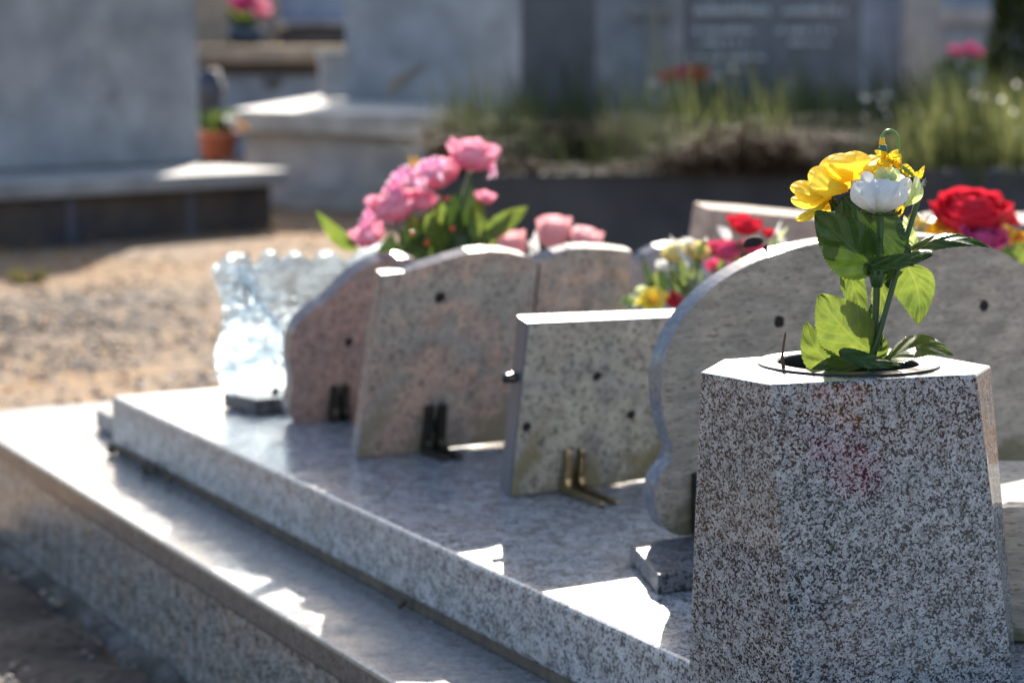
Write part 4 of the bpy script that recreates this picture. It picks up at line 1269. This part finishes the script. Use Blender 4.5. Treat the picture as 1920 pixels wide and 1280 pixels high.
# ---- red and yellow arrangement on the right
YR = 2.45
def Q(x, y, d=0): return at(x, y, YR + d)
px = YR / FPX
rd = thing('flower_arrangement', Vector((Q(1830, 480).x, YR, ZU)), 'arrangement with a big red bloom over pink and yellow flowers, right of the vase bouquet', 'bouquet')
rose_head(rd, Q(1822, 436), 66 * px, (-.05, -.30, 1), M['red'], 1, name='red_bloom', layers=7, per=7, height=1.0, open_=.15)
rose_head(rd, Q(1884, 418, .02), 20 * px, (.6, -.1, .7), M['red'], 2, name='red_bloom', layers=3)
rose_head(rd, Q(1838, 470, -.04), 38 * px, (.05, -.5, .8), M['magenta'], 3, name='pink_bloom')
for (x, y, r, s, m) in ((1740, 440, 30, 1, M['yellow']), (1765, 432, 26, 2, M['orange']), (1720, 425, 24, 3, M['paleyellow']), (1882, 440, 24, 4, M['yellow']), (1900, 452, 28, 5, M['orange']), (1790, 445, 20, 6, M['yellow'])):
    flat_flower(rd, Q(x, y, -.02), r * px, (lr.uniform(-.4, .4), -.5, .8), m, s, name='yellow_bloom')
for (x, y, r, s) in ((1738, 412, 10, 1), (1755, 408, 9, 2), (1770, 420, 9, 3), (1785, 415, 10, 4)):
    rose_head(rd, Q(x, y), r * px, (0, -.3, 1), M['white'], s, name='white_bud', layers=2)
for (bx, by, tx, ty, wd, m) in ((1900, 500, 1918, 430, 8, LF), (1910, 500, 1930, 460, 10, LF), (1870, 500, 1905, 470, 12, LF), (1750, 500, 1722, 430, 10, LF), (1760, 500, 1770, 440, 14, LD), (1840, 520, 1850, 460, 30, LD), (1800, 520, 1790, 450, 30, LD), (1880, 520, 1880, 450, 22, LD)):
    wleaf(rd, Q(bx, by, lr.uniform(-.02, .02)), Q(tx, ty, lr.uniform(-.02, .02)), wd * px, m)
bm = newbm()
add_lathe(bm, [(0, .002), (.06, .002), (.08, .09), (.085, .16), (.07, .165), (0, .15)], Vector((Q(1825, 480).x, YR, ZU)), sides=24)
obj('pot', bm, M['terracotta'], rd, smooth=True)

# low stone trough to the right of the vase
a = onz(1876, 985, .335)
tr = thing('stone_trough', Vector((.56, 1.7, ZU)), 'low rough beige stone block at the right edge, beside the vase', 'block')
bm = newbm()
add_box(bm, (.565, 1.715, (ZU + .357) / 2 + .0005), (.36, .19, .357 - ZU), rotz=R(-4), bevel=.010)
obj('block_body', bm, M['brownstone'], tr)

# bouquet on the next grave: outside the picture, seen only as a reflection in the polished vase
_n = ((top[2] - top[1]).cross(bot[1] - top[1])).normalized()
if _n.y > 0: _n = -_n
def mirror_at(x, y, dist):
    d = ray(x, y).normalized()
    p0_ = CAM + d * ((top[1] - CAM).dot(_n) / d.dot(_n))
    r_ = d - 2 * d.dot(_n) * _n
    return p0_ + r_ * dist
mb = mirror_at(1560, 830, 1.15)
nb_ = thing('artificial_bouquet', Vector((mb.x, mb.y, 0)), 'yellow and pink bouquet whose reflection colours the front of the granite vase', 'bouquet')
for k, (x, y, r, m) in enumerate(((1552, 690, .034, M['orange']), (1556, 722, .034, M['orange']), (1562, 752, .032, M['yellow']), (1545, 795, .030, M['crimson']), (1556, 818, .028, M['magenta']), (1578, 852, .032, M['crimson']), (1600, 876, .030, M['magenta']))):
    rose_head(nb_, mirror_at(x, y, 1.15) - Vector((0, 0, r * .6)), r, (-.5, .75, .45), m, 40 + k, name='bloom', layers=4)
bm = newbm()
for k in range(5):
    a = k * 1.26
    add_tube(bm, [Vector((mb.x + .02 * math.cos(a), mb.y + .02 * math.sin(a), .04)), Vector((mb.x + .03 * math.cos(a), mb.y + .03 * math.sin(a), mb.z - .02))], .003, 6)
obj('stems', bm, M['stem'], nb_, smooth=True)
bm = newbm(); add_lathe(bm, [(0, .0), (.05, .0), (.07, mb.z * .55), (.065, mb.z * .55), (.045, .03), (0, .03)], Vector((mb.x, mb.y, 0)), sides=24)
obj('pot', bm, M['footstone'], nb_, smooth=True)

# ------------------------------------------------------------------ background tombs
TG = 'tombs in the row behind'
def slab_poly(bm, fl, fr_, depth, z0, z1, bevel=.01):
    """box whose front edge runs fl->fr (Vectors, level), going back by depth"""
    d = (fr_ - fl); d.z = 0
    nb = Vector((-d.y, d.x, 0)).normalized()
    if nb.y < 0: nb = -nb
    a = Vector((fl.x, fl.y, z0)); c = Vector((fr_.x, fr_.y, z0))
    add_prism(bm, [a, c, c + nb * depth, a + nb * depth], Vector((0, 0, z1 - z0)), bevel=bevel)
    return nb

# left tomb with a tall stele
zt = .46
fr1 = onz(543, 316, zt)
fr1 = at(543, 318, 8.4); zt = fr1.z
az = R(46)
dl = Vector((-math.sin(az), -math.cos(az), 0))
fl1 = fr1 + dl * 3.0
tA = thing('tomb', Vector((fr1.x - 1, fr1.y, 0)), 'tall pale grey tombstone on a dark stepped base, at the left edge', 'tomb', TG)
bm = newbm(); nb = slab_poly(bm, fl1, fr1, 1.5, zt - .06, zt, .01); obj('ledge', bm, M['ledge'], tA)
bm = newbm(); slab_poly(bm, fl1 + nb * .06, fr1 + nb * .06 + dl * .05, 1.4, -.1, zt - .062, .01); obj('base', bm, M['darkpanel'], tA)
for s in (.42, .95, 1.45):
    bm = newbm()
    c = fr1 + dl * s + nb * .053
    add_prism(bm, [Vector((c.x, c.y, 0)), Vector((c.x, c.y, 0)) + dl * .035, Vector((c.x, c.y, 0)) + dl * .035 + nb * .006, Vector((c.x, c.y, 0)) + nb * .006], Vector((0, 0, zt - .065)))
    obj('joint_strip', bm, M['slate'], tA)
sr = fr1 + dl * .55 + nb * .30
# stele right edge should meet photo x = 372
best = min((abs((960 + FPX * (fr1 + dl * s + nb * .6).x / ((fr1 + dl * s + nb * .6).y * CP - (zt - EYE) * SP)) - 374), s) for s in [i * .02 for i in range(100)])[1]
sr = fr1 + dl * best + nb * .6
bm = newbm(); slab_poly(bm, sr + dl * 2.6, sr, .22, zt + .001, 1.13, .02); obj('stele', bm, M['concrete'], tA)

# terracotta pot on its ledge
pc = onz(410, 300, zt)
pot = thing('flowerpot', pc, 'terracotta flowerpot with green shoots on the ledge of the left tomb', 'flowerpot')
pp = pc.y / FPX
bm = newbm(); add_lathe(bm, [(0, .003), (28 * pp, .003), (36 * pp, 42 * pp), (40 * pp, 42 * pp), (41 * pp, 54 * pp), (36 * pp, 54 * pp), (33 * pp, 46 * pp), (0, 46 * pp)], pc, sides=24)
obj('pot', bm, M['terracotta'], pot, smooth=True)
for i in range(26):
    a = lr.random() * 6.28
    base = pc + Vector((14 * pp * math.cos(a), 14 * pp * math.sin(a), 48 * pp))
    wleaf(pot, base, base + Vector((30 * pp * math.cos(a) * lr.random() - 6 * pp, 20 * pp * math.sin(a), (30 + 22 * lr.random()) * pp)), 5.5 * pp, LD if i % 2 else LF)
rose_head(pot, pc + Vector((24 * pp, -.03, 66 * pp)), 13 * pp, (0, -.2, 1), M['white'], 2, layers=3, name='flower')
flat_flower(pot, pc + Vector((42 * pp, -.01, 62 * pp)), 14 * pp, (.6, -.3, .5), M['orange'], 2, name='flower')

# middle tomb
YM = 9.8
def Qm(x, y, d=0): return at(x, y, YM + d)
z_l = Qm(432, 206).z
tB = thing('tomb', Vector((Qm(720, 300).x, YM, 0)), 'grey tomb with a broad headstone over a wide pale ledge, behind the pink bouquet', 'tomb', TG)
fl, fr2 = onz(432, 206, z_l), onz(808, 216, z_l)
bk = onz(598, 180, z_l) - fl
def hp_(bm, pts, z0, z1, bev=.01):
    add_prism(bm, [Vector((p.x, p.y, z0)) for p in pts], Vector((0, 0, z1 - z0)), bevel=bev)
fd = (fr2 - fl).normalized(); bd = bk.normalized()
bm = newbm(); hp_(bm, [fl, fr2, fr2 + bk, fl + bk], z_l - .10, z_l, .012); obj('ledge', bm, M['ledge'], tB)
i0 = fl + fd * .06 + bd * .12; i1 = fr2 - fd * .03 + bd * .12
bm = newbm(); hp_(bm, [i0, i1, i1 + bk * .9, i0 + bk * .9], -.1, z_l - .102); obj('base', bm, M['concrete'], tB)
bm = newbm(); hp_(bm, [i1 - fd * .36 - bd * .03, i1 - fd * .02 - bd * .03, i1 - fd * .02 - bd * .002, i1 - fd * .36 - bd * .002], .10, z_l - .13, .004); obj('front_panel', bm, M['ledge'], tB)
st0 = onz(535, 352, .09); st1 = onz(830, 362, .09)
bm = newbm(); hp_(bm, [st0, st1, st1 + bd * .6, st0 + bd * .6], -.1, .09, .012); obj('step', bm, M['ledge'], tB)
bm = newbm(); slab_poly(bm, Qm(648, 190, 1.75), Qm(976, 190, 1.55), .2, -.1, 1.75, .02); obj('headstone', bm, M['concrete2'], tB)
bm = newbm()
fb = Qm(758, 140, 1.64)
for k in range(5): add_tube(bm, catmull([fb + Vector((-.10, 0, -.12)), fb + Vector((-.06 + .015 * k, 0, -.03)), fb + Vector((.02 + .02 * k, 0, .01 + .012 * k))], n=4), .006, 6)
obj('carved_spray', bm, M['tan'], tB, smooth=True)
# planter on the ledge
pl = onz(626, 188, z_l)
pp = pl.y / FPX
plt = thing('stone_planter', pl, 'grey square planter wider at the top, on the ledge of the middle tomb', 'planter')
bm = newbm(); add_box(bm, pl + Vector((0, 0, 42 * pp)), (50 * pp, 50 * pp, 80 * pp), rotz=.15, bevel=.01, taper=.14); obj('body', bm, M['concrete'], plt)
bm = newbm(); add_box(bm, pl + Vector((0, 0, 86 * pp)), (64 * pp, 64 * pp, 10 * pp), rotz=.15, bevel=.01); obj('rim', bm, M['ledge'], plt)

# far tomb seen between them
YF = 14.5
def Qf(x, y, d=0): return at(x, y, YF + d)
tC = thing('tomb', Vector((Qf(500, 300).x, YF, 0)), 'tan and blue grey tomb farther back, in the gap between two grey tombs', 'tomb', TG)
bm = newbm(); slab_poly(bm, Qf(300, 120, -.6), Qf(660, 118, -.6), 1.2, Qf(500, 118, -.6).z, Qf(500, 87, -.6).z, .02); obj('ledge', bm, M['tan'], tC)
bm = newbm(); slab_poly(bm, Qf(296, 120, -.3), Qf(664, 118, -.3), 1.0, Qf(500, 140, -.3).z, Qf(500, 119, -.6).z - .004, .004); obj('overhang_shade', bm, M['darkpanel'], tC)  # dark strip stands in for the shadow under the overhanging ledge
bm = newbm(); slab_poly(bm, Qf(290, 200, -.32), Qf(670, 200, -.32), 1.0, -.1, Qf(500, 141, -.3).z, .01); obj('base', bm, M['blue'], tC)
bm = newbm(); slab_poly(bm, Qf(300, 100, .55), Qf(520, 100, .55), .3, Qf(500, 87, -.6).z + .002, Qf(500, -90, 0).z, .02); obj('stele', bm, M['tan'], tC)
bm = newbm(); slab_poly(bm, Qf(522, 100, .4), Qf(660, 100, .4), .5, Qf(500, 87, -.6).z + .002, Qf(500, 50, 0).z, .02); obj('dark_block', bm, M['darkpanel'], tC)
bm = newbm(); slab_poly(bm, Qf(518, 100, .3), Qf(680, 100, .3), .7, Qf(500, 49, 0).z, Qf(500, 36, 0).z, .02); obj('step', bm, M['concrete'], tC)
bm = newbm(); slab_poly(bm, Qf(524, 30, .6), Qf(665, 30, .6), .2, Qf(500, 35.5, 0).z, Qf(500, -60, 0).z, .02); obj('headstone', bm, M['blue'], tC)
bm = newbm()
em = Qf(510, 152, -.325)
add_lathe(bm, [(0, 0), (.055, 0), (.06, .012), (.0, .02)], em, Vector((0, -1, 0)), 16)
obj('emblem', bm, M['navy'], tC)
pf = Qf(460, 86, -.25); pf.z = Qf(500, 87, -.6).z
fp = thing('flowerpot', pf, 'dark blue pot of magenta flowers standing before the tan stone, far left of centre', 'flowerpot')
pp = YF / FPX
bm = newbm(); add_lathe(bm, [(0, .004), (28 * pp, .004), (36 * pp, 26 * pp), (33 * pp, 36 * pp), (28 * pp, 36 * pp), (0, 30 * pp)], pf, sides=20); obj('pot', bm, M['potdark'], fp, smooth=True)
for i, (dx, dz) in enumerate(((-10, 74), (8, 80), (-4, 62), (18, 66), (32, 70), (36, 52))):
    rose_head(fp, pf + Vector((dx * pp, -.05, dz * pp)), 15 * pp, (0, -.4, 1), M['magenta'] if i < 4 else M['rose'], i, layers=3, name='flower')
for i in range(18):
    a = lr.random() * 6.28
    base = pf + Vector((0, 0, 34 * pp))
    wleaf(fp, base, base + Vector((34 * pp * math.cos(a), 20 * pp * math.sin(a), (14 + 26 * lr.random()) * pp)), 6 * pp, LD if i % 2 else LF)
dk = Qf(392, 205, -3.6); 
vs2 = thing('stone_urn', Vector((dk.x, dk.y, 0)), 'dark purplish urn half hidden behind the tall left tombstone', 'urn')
bm = newbm(); hh = Qf(392, 130, -3.6).z
add_lathe(bm, [(0, .0), (.09, 0), (.07, .1), (.05, dk.z * .6), (.06, dk.z), (.085, lerp(dk.z, hh, .5)), (.05, hh), (0, hh)], Vector((dk.x, dk.y, 0)), sides=24)
obj('urn_body', bm, M['navy'], vs2, smooth=True)

# row on the right
YD = 9.6
def Qd(x, y, d=0): return at(x, y, YD + d)
def headstone(x0, x1, d, mat, label, top=1.75, th=.25, z0=.0, yaw=0.0):
    a, c = Qd(x0, 200, d), Qd(x1, 200, d + yaw)
    o = thing('headstone', Vector(((a.x + c.x) / 2, a.y, 0)), label, 'tombstone', TG)
    bm = newbm(); slab_poly(bm, a, c, th, z0, top, .025); obj('stone', bm, mat, o)
    bm = newbm(); slab_poly(bm, a + Vector((-.06, -.12, 0)), c + Vector((.06, -.12, 0)), th + .24, -.1, .40, .015); obj('plinth', bm, mat, o)
    return o
headstone(976, 1117, .0, M['navy'], 'narrow dark navy headstone just right of the grey tomb with the broad headstone', top=1.95)
h3 = headstone(1108, 1290, .5, M['concrete2'], 'grey headstone bearing a slim pale cross, between two dark stones', top=1.75)
h4 = headstone(1288, 1612, .1, M['slate'], 'wide slate grey headstone with two columns of pale lettering', top=1.98)
headstone(1580, 1704, 2.2, M['blue'], 'blue grey headstone right of the lettered slate stone', top=1.12)
headstone(1700, 1760, 2.0, M['concrete'], 'narrow warm grey pillar stone, second from the cypress', top=1.12)
h7 = headstone(1745, 1960, 2.6, M['blue'], 'pale blue grey headstone with a grey band beside the cypress', top=1.12)
bm = newbm()
slab_poly(bm, Qd(1756, 45, 2.5), Qd(1900, 45, 2.5), .12, Qd(1800, 45, 2.5).z, Qd(1800, 12, 2.5).z, .01); obj('band', bm, M['concrete'], h7)
bm = newbm()
c = Qd(1222, 60, .47)
add_box(bm, c + Vector((0, 0, .03)), (.042, .04, .46), bevel=.006)
add_box(bm, c + Vector((-.01, .003, .09)), (.20, .04, .042), bevel=.006)
obj('cross', bm, M['ledge'], h3)
# engraved script: illegible in the photograph, so short pen strokes
er = random.Random(9)
def script(x0, x1, y, hgt):
    bm = newbm()
    x = x0
    while x < x1:
        wdt = er.uniform(5, 9)
        hh = hgt * er.choice((.5, .55, .6, 1.0))
        c0 = Qd(x, y, .085); k = YD / FPX
        pts = [c0, c0 + Vector((wdt * .4 * k, 0, hh * k)), c0 + Vector((wdt * .6 * k, 0, .1 * hh * k)), c0 + Vector((wdt * k, 0, .15 * hh * k))]
        add_tube(bm, pts, .0062, 4)
        x += wdt * (1.0 if er.random() > .12 else 2.2)
    obj('lettering', bm, M['lettering'], h4)
for (a, c2, y, h) in ((1302, 1440, 26, 22), (1468, 1582, 26, 22), (1300, 1410, 62, 13), (1455, 1560, 62, 13), (1318, 1400, 84, 11), (1480, 1550, 84, 11), (1290, 1350, 112, 12), (1366, 1430, 112, 12), (1330, 1395, 132, 10)):
    script(a, c2, y, h)
rf = thing('flower_arrangement', Qd(1285, 190, -.7), 'red and white flowers in front of the lettered slate headstone', 'bouquet')
pp = 8.9 / FPX
for i, (x, y, m, r) in enumerate(((1255, 158, M['crimson'], 20), (1280, 152, M['crimson'], 20), (1306, 156, M['red'], 22), (1334, 158, M['white'], 15), (1226, 166, M['white'], 13))):
    rose_head(rf, Qd(x, y, -.7), r * pp, (0, -.4, 1), m, i, layers=3, name='flower')
bm = newbm(); b0 = Qd(1285, 190, -.7)
add_lathe(bm, [(0, -.48), (.08, -.48), (.10, -.06), (.06, .0), (0, 0)], b0, sides=18); obj('pot', bm, M['potdark'], rf, smooth=True)
mf = thing('flower_arrangement', Qd(1800, 130, 1.2), 'dark pot with magenta flowers at the foot of the stone by the cypress', 'bouquet')
pp = 10.8 / FPX
for i, (x, y) in enumerate(((1800, 108), (1818, 98), (1788, 104), (1828, 108))):
    rose_head(mf, Qd(x, y, 1.2), 12 * pp, (0, -.4, 1), M['magenta'], i, layers=3, name='flower')
bm = newbm(); b0 = Qd(1790, 130, 1.2)
add_lathe(bm, [(0, -.5), (.09, -.5), (.12, -.1), (.10, .0), (0, 0)], b0, sides=18); obj('pot', bm, M['potdark'], mf, smooth=True)
for i in range(14):
    base = b0 + Vector((lr.uniform(-.12, .12), 0, -.03)); wleaf(mf, base, base + Vector((lr.uniform(-.12, .12), -.03, lr.uniform(.03, .11))), .018, LD)

# cypress at the right edge
cy = Qd(1935, 200, .6); cy.z = 0
cyp = thing('cypress', cy, 'dense dark green cypress at the right edge of the photograph', 'tree')
bm = newbm(); add_tube(bm, [cy, cy + Vector((0, 0, 2.2))], [.05, .015], 8); obj('trunk', bm, simple('bark', (.08, .055, .04), .9), cyp)
bm = newbm(); cr_ = random.Random(8)
uvl = bm.loops.layers.uv.verify()
for i in range(9000):
    z = .2 + 2.2 * cr_.random()
    rad = .25 * (1 - (z - .2) / 2.5) ** .6 * (.55 + .45 * cr_.random() ** .5)
    rad *= 1 + .25 * mnoise.noise(Vector((z * 3, cr_.random() * .1, 2)))
    a = cr_.random() * 6.28
    c = cy + Vector((rad * math.cos(a), rad * math.sin(a), z))
    d = Vector((cr_.uniform(-.4, .4) + .4 * math.cos(a), cr_.uniform(-.4, .4) + .4 * math.sin(a), 1)).normalized() * .05
    s = d.cross(Vector((cr_.uniform(-1, 1), cr_.uniform(-1, 1), 0))).normalized() * .009
    bm.faces.new([bm.verts.new(c - s), bm.verts.new(c + s), bm.verts.new(c + d + s * .3), bm.verts.new(c + d - s * .3)])
def foliage_mat(name, c0, c1, trans=.3):
    m, t, b = mk(name)
    g = N(t, 'ShaderNodeNewGeometry')
    r = ramp(t, g.outputs['Random Per Island'], [(0, c0), (1, c1)])
    t.links.new(r.outputs[0], b.inputs['Base Color']); b.inputs['Roughness'].default_value = .7; b.inputs['Specular IOR Level'].default_value = .08
    trn = N(t, 'ShaderNodeBsdfTranslucent'); t.links.new(r.outputs[0], trn.inputs[0])
    mx = N(t, 'ShaderNodeMixShader'); mx.inputs[0].default_value = trans
    t.links.new(b.outputs[0], mx.inputs[1]); t.links.new(trn.outputs[0], mx.inputs[2])
    t.links.new(mx.outputs[0], t.nodes['Material Output'].inputs['Surface'])
    return m
obj('crown', bm, foliage_mat('cypress foliage', (.018, .03, .012), (.045, .065, .02), .2), cyp, recalc=False)

# raised grass bed with kerb
YK = 6.2
ka, kb = at(800, 330, YK), at(2100, 330, YK + .3)
kz = .345
kerb = thing('stone_kerb', Vector((1, YK, 0)), 'long dark stone kerb holding up the bank of tall grass', 'kerb')
bm = newbm(); slab_poly(bm, ka, kb, .18, -.1, kz, .012); obj('kerb_stone', bm, M['kerb'], kerb)
bm = newbm()
na = Vector((0, 1, 0))
add_prism(bm, [Vector((ka.x, ka.y + .2, -.05)), Vector((kb.x, kb.y + .2, -.05)), Vector((kb.x, kb.y + 2.6, -.05)), Vector((ka.x, ka.y + 2.6, -.05))], Vector((0, 0, kz - .02)))
tag(obj('bank', bm, simple('earth', (.10, .08, .055), .95)), kind='structure')
def grass(name, n, xr, yr_, zr, hr, mat, seed, lean=.35, w0=.006, fade=None, droop=0.0):
    rr = random.Random(seed)
    bm = newbm()
    for i in range(n):
        x, y = rr.uniform(*xr), rr.uniform(*yr_)
        if fade and rr.random() > (x - fade[0]) / (fade[1] - fade[0]) + .5 * mnoise.noise(Vector((x * 3, y * 3, 4))): continue
        clump = min(1.35, .55 + 1.5 * mnoise.noise(Vector((x * 2.2, y * 2.2, seed))) + .5 * mnoise.noise(Vector((x * 7, y * 7, seed))))
        clump = max(.25, clump)
        h = rr.uniform(*hr) * clump
        a = rr.random() * 6.28
        l = Vector((math.cos(a), math.sin(a), 0)) * h * lean * rr.random() * 2 + Vector((-.2 * h, 0, 0)) * rr.random()
        if droop: l += Vector((0, -droop * h * rr.random() * 2, -h * .5 * droop))
        b0 = Vector((x, y, zr))
        s = Vector((math.cos(a + 1.57), math.sin(a + 1.57), 0)) * w0
        m1 = b0 + Vector((0, 0, h * .6)) + l * .35
        t1 = b0 + Vector((0, 0, h)) + l
        v = [bm.verts.new(p) for p in (b0 - s, b0 + s, m1 + s * .8, m1 - s * .8)]
        bm.faces.new(v)
        tp = bm.verts.new(t1)
        bm.faces.new((v[3], v[2], tp))
    return obj(name, bm, mat, recalc=False)
gx0 = ka.x
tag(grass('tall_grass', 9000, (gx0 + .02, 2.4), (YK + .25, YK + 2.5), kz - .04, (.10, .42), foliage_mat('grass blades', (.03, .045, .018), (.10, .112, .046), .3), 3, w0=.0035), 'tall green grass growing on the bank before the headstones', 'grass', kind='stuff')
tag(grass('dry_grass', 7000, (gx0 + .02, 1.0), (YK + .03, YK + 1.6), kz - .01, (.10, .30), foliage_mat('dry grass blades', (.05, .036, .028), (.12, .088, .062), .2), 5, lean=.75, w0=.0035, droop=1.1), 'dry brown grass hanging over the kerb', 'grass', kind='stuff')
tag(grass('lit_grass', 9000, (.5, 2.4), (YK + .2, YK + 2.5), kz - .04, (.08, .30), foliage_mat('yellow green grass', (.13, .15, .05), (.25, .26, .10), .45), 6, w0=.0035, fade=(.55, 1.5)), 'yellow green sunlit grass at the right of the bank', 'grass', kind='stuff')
bm = newbm()
sr_ = random.Random(12)
for (x, y) in [(1618, 180), (1624, 181), (1648, 180), (1660, 180), (1670, 178), (1652, 200), (1666, 212), (1682, 210), (1698, 200), (1724, 216), (1730, 219), (1755, 213), (1778, 222), (1810, 220), (1832, 240), (1890, 237), (1903, 212), (1905, 160), (1570, 265), (1560, 215), (1795, 180), (1825, 175), (1790, 195), (1850, 180), (1835, 185), (1910, 250), (1875, 190)]:
    c = Qd(x + sr_.uniform(-4, 4), y + sr_.uniform(-4, 4), -2.0 + sr_.uniform(-.5, .5))
    for k in range(3):
        r_ = sr_.uniform(.006, .010); a = sr_.random() * 6.28; tl = sr_.uniform(-.5, .5)
        e1 = Vector((math.cos(a), tl * .5, math.sin(a))) * r_; e2 = Vector((-math.sin(a), tl, math.cos(a))) * r_ * .7
        o_ = Vector((sr_.uniform(-1, 1), sr_.uniform(-1, 1), sr_.uniform(-1, 1))) * .006
        bm.faces.new([bm.verts.new(c + o_ + q_) for q_ in (e1, e2, -e1, -e2)])
tag(obj('seed_heads', bm, foliage_mat('silky seed head', (.80, .78, .70), (.86, .85, .82), .75), recalc=False), 'small white seed heads catching the sun in the tall grass', 'seed heads', kind='stuff')

# pale slab of the next grave on the right, behind the red flowers
ng = thing('grave_slab', Vector((1.3, 4.8, 0)), 'flat grey grave slab behind the red bloom at the right edge', 'grave')
bm = newbm(); slab_poly(bm, at(1800, 420, 4.5), at(2150, 425, 4.6), .22, .285, .342, .008); obj('slab', bm, M['slate'], ng)
bm = newbm(); slab_poly(bm, at(1810, 420, 4.53), at(2140, 425, 4.63), .18, -.1, .283, .01); obj('base', bm, M['concrete'], ng)

# little plant on the gravel
gpz = onz(48, 534, 0)
sp = thing('weed', gpz, 'small pale green weed on the gravel at the left edge', 'plant')
wr3 = random.Random(6)
for i in range(46):
    a = wr3.random() * 6.28; rr_ = wr3.random() * .045
    base = gpz + Vector((rr_ * math.cos(a), rr_ * math.sin(a), -.01))
    wleaf(sp, base, base + Vector((.05 * math.cos(a) * wr3.random(), .03 * math.sin(a), .025 + .05 * wr3.random())), .005, M['weed'])
